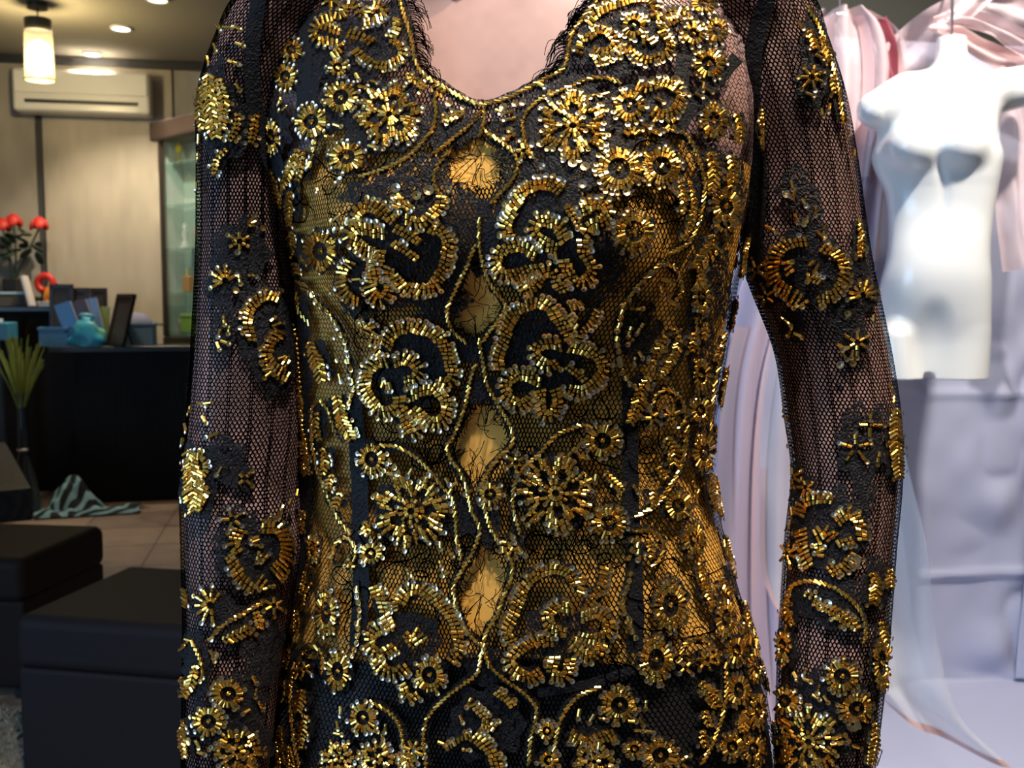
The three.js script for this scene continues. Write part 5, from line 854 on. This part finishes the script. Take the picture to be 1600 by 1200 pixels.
// glazed display cabinet set at an angle
{
  const A = at(254, 470, 6.5), t = thing('display_cabinet', 'tall glazed display cabinet with dark wooden cornice and drawers', 'cabinet', V(A.x, 0, A.z), -0.72), L = 0.52, Dp = 0.17, Hc = 2.26;
  const brown = std(C(0.075, 0.05, 0.04), 0.45, { map: woodTex }), inner = std(C(0.50, 0.52, 0.50), 0.6);
  part('back_panel', box(L, 1.75, 0.02, L / 2, 1.27, -Dp), inner, t); part('side_panel', box(0.02, 1.75, Dp, 0.01, 1.27, -Dp / 2), inner, t); part('side_panel', box(0.02, 1.75, Dp, L - 0.01, 1.27, -Dp / 2), brown, t);
  part('cornice', box(L + 0.08, 0.12, Dp + 0.08, L / 2, Hc - 0.06, -Dp / 2, 0.015), brown, t); part('plinth', box(L, 0.40, Dp, L / 2, 0.20, -Dp / 2), brown, t);
  for (const y of [0.66, 0.53]) { const d = part('drawer', box(L - 0.04, y === 0.66 ? 0.28 : 0.11, 0.02, L / 2, y === 0.66 ? 0.78 : 0.46, 0.005), brown, t); part('knob', new THREE.SphereGeometry(0.02, 12, 8).translate(0.2, y === 0.66 ? 0.84 : 0.46, 0.03), std(C(0.8, 0.5, 0.1), 0.3, { metalness: 1 }), d, 'brass knob'); }
  part('drawer_box', box(L, 0.52, Dp - 0.02, L / 2, 0.66, -Dp / 2 - 0.01), brown, t);
  for (const y of [0.95, 1.2, 1.47, 1.74, 2.0]) part('glass_shelf', box(L - 0.05, 0.008, Dp - 0.04, L / 2, y, -Dp / 2), phys(C(0.8, 0.92, 0.88), 0.05, { transmission: 0.9, thickness: 0 }), t);
  part('glass_door', box(L - 0.06, 1.26, 0.006, L / 2, 1.57, 0.0), phys(C(0.92, 0.97, 0.96), 0.03, { transmission: 1, thickness: 0 }), t);
  part('door_frame', [box(0.025, 1.28, 0.02, 0.03, 1.57, 0.002), box(0.025, 1.28, 0.02, L - 0.03, 1.57, 0.002)], brown, t);
  const put = (s, y) => { const q = V(s, y, -0.08).applyEuler(new THREE.Euler(0, -0.72, 0)); return V(A.x + q.x, y, A.z + q.z); };
  const trinket = (name, s, y, label, cat, parts) => { const o = thing(name, label, cat, put(s, y), -0.72); for (const [n, g, m] of parts) part(n, g, m, o); };
  trinket('perfume_bottle', 0.17, 1.204, 'amber perfume bottle on glass cabinet shelf', 'bottle', [['bottle', box(0.07, 0.10, 0.04, 0, 0.05, 0, 0.01), std(C(0.65, 0.28, 0.10), 0.2)], ['stopper', cyl(0.012, 0.016, 0.05, 0, 0.1, 0, 12), std(C(0.7, 0.6, 0.3), 0.3)]]);
  trinket('green_box', 0.22, 0.954, 'lime green gift box on bottom cabinet shelf', 'box', [['box', box(0.13, 0.10, 0.1, 0, 0.05, 0, 0.006), std(C(0.35, 0.55, 0.12), 0.5)], ['lid', box(0.138, 0.02, 0.108, 0, 0.105, 0, 0.004), std(C(0.42, 0.62, 0.2), 0.5)]]);
  trinket('white_cup', 0.10, 0.954, 'small white cup on bottom cabinet shelf', 'cup', [['cup', lathe([[0, 0], [0.026, 0], [0.038, 0.08], [0.034, 0.08], [0.024, 0.006], [0, 0.006]], 20), M.white], ['handle', new THREE.TorusGeometry(0.02, 0.005, 8, 16).translate(0.048, 0.045, 0), M.white]]);
  trinket('yellow_tag', 0.10, 2.004, 'round yellow rosette on top cabinet shelf', 'rosette', [['rosette', new THREE.CylinderGeometry(0.03, 0.03, 0.012, 20).rotateX(1.57).translate(0, 0.10, 0), std(C(0.8, 0.55, 0.02), 0.5)], ['ribbon', box(0.02, 0.075, 0.006, 0, 0.0375, 0), std(C(0.5, 0.4, 0.1), 0.5)]]);
  trinket('pale_figurine', 0.15, 1.474, 'pale ceramic figurine on middle cabinet shelf', 'figurine', [['figure', lathe([[0, 0], [0.035, 0], [0.03, 0.02], [0.014, 0.06], [0.022, 0.09], [0.01, 0.12], [0.017, 0.14], [0, 0.165]], 18), std(C(0.6, 0.6, 0.58), 0.4)], ['base', cyl(0.04, 0.04, 0.008, 0, 0, 0, 18), M.white]]);
}
// floor vase with grass
{
  const p = onLevel(40, 806, 0), t = thing('grass_vase', 'slim dark glass floor vase with tall yellow green grass', 'vase', V(p.x, 0, p.z));
  part('vase', lathe([[0, 0.004], [0.075, 0.004], [0.085, 0.05], [0.06, 0.2], [0.022, 0.34], [0.020, 0.60], [0.034, 0.66], [0.030, 0.66], [0.017, 0.60], [0.018, 0.34], [0.05, 0.2], [0, 0.1]], 28), phys(C(0.03, 0.035, 0.04), 0.08, { clearcoat: 1 }), t);
  part('collar', new THREE.TorusGeometry(0.024, 0.008, 8, 20).rotateX(1.57).translate(0, 0.36, 0), M.chrome, t, 'metal collar ring');
  const gm = [std(C(0.30, 0.36, 0.05), 0.6), std(C(0.20, 0.27, 0.05), 0.6), std(C(0.38, 0.40, 0.09), 0.6)];
  for (let i = 0; i < 70; i++) { const a = rr(0, 6.28), sp = rr(0.02, 0.15), h = rr(0.86, 1.0) - sp * 0.5; part('grass_blade', new THREE.TubeGeometry(new THREE.QuadraticBezierCurve3(V(Math.cos(a) * 0.01, 0.56, Math.sin(a) * 0.01), V(Math.cos(a) * sp * 0.45, (0.6 + h) / 2, Math.sin(a) * sp * 0.45), V(Math.cos(a) * sp, h, Math.sin(a) * sp)), 5, 0.0028, 4), gm[i % 3], t); }
}
// striped cloth heaped at the counter's foot
{
  const p = onLevel(128, 804, 0), t = thing('striped_cloth', 'crumpled teal and white striped cloth heaped at foot of counter', 'cloth', V(p.x, 0, p.z), 0.2);
  const zebra = std(C(1, 1, 1), 0.8, { map: dataTex(256, (u, v) => { const k = Math.sin((u * 5 + v * 2 + tn(u, v, 4, 81) * 0.9) * 6.283); return k > 0.1 ? [0.50, 0.66, 0.70] : [0.03, 0.06, 0.07]; }, true) });
  part('heap', grid((u, v) => { const x = -0.20 + u * 0.30, z = -0.06 + (v - 0.5) * 0.26, m = Math.sin(Math.PI * u) * Math.sin(Math.PI * v); return V(x, 0.012 + Math.max(0, 0.17 * m + 0.05 * m * noise(u * 6, v * 6, 3) + 0.025 * m * noise(u * 14, v * 14, 5)), z); }, 40, 40, 1), zebra, t);
  part('trailing_edge', grid((u, v) => { const x = -0.22 + u * 0.52, z = 0.06 + (v - 0.5) * 0.10 - u * 0.06; const m = Math.sin(Math.PI * v); return V(x, 0.01 + m * (0.025 + 0.03 * Math.abs(noise(u * 9, v * 2, 6))), z); }, 60, 12, 1), zebra, t);
}
// coffee table with thick slab top
{
  const c = onLevel(50, 762, 0.45), t = thing('coffee_table', 'low dark brown coffee table with thick slab top', 'table', V(c.x, 0, c.z), 0.52);
  part('table_top', box(1.0, 0.125, 1.45, -0.5, 0.3875, -0.725, 0.008), std(C(0.030, 0.022, 0.018), 0.4, { map: woodTex }), t);
  for (const [x, z] of [[-0.62, -0.12], [-0.92, -0.12], [-0.62, -1.35], [-0.92, -1.35]]) part('leg', box(0.07, 0.325, 0.07, x, 0.1625, z), M.dark, t);
}
// leather stools
function stool(cx, cy, turn, w, d, h, mat, label) {
  const c = onLevel(cx, cy, h), t = thing('ottoman', label, 'ottoman', V(c.x, 0, c.z), turn);
  part('cushion', box(w, 0.13, d, w / 2, h - 0.065, -d / 2, 0.03), mat, t); part('base', box(w - 0.012, h - 0.165, d - 0.012, w / 2, (h - 0.165) / 2 + 0.04, -d / 2, 0.012), mat, t);
  for (const [x, z] of [[0.05, -0.05], [w - 0.05, -0.05], [0.05, -d + 0.05], [w - 0.05, -d + 0.05]]) part('foot', cyl(0.018, 0.022, 0.045, x, 0, z, 12), M.black, t);
}
stool(18, 962, -0.20, 0.50, 0.48, 0.42, M.leather, 'black leather cube ottoman nearer the person in the gown');
stool(-228, 866, -0.12, 0.52, 0.46, 0.42, M.brownLeather, 'dark brown leather cube ottoman between coffee table and black ottoman');
{
  const c = onLevel(-60, 1200, 0), t = thing('rug', 'beige shaggy rug lying by the black ottoman', 'rug', V(c.x, 0, c.z), -0.2);
  part('rug_base', box(0.55, 0.012, 0.5, -0.1, 0.006, -0.1, 0.005), std(C(0.32, 0.27, 0.20), 0.95, { bumpMap: grainTex, bumpScale: 0.01 }), t);
  const tufts = []; for (let i = 0; i < 500; i++) tufts.push(new THREE.ConeGeometry(0.006, 0.03, 4).rotateX(J(0.8)).rotateZ(J(0.8)).translate(-0.1 + J(0.26), 0.02, -0.1 + J(0.235)));
  part('pile', tufts, std(C(0.40, 0.34, 0.26), 0.95), t).userData.kind = 'stuff';
}
scene.traverse((o) => { if (o.isMesh) { o.castShadow = true; o.receiveShadow = true; } });
renderer.render(scene, camera);
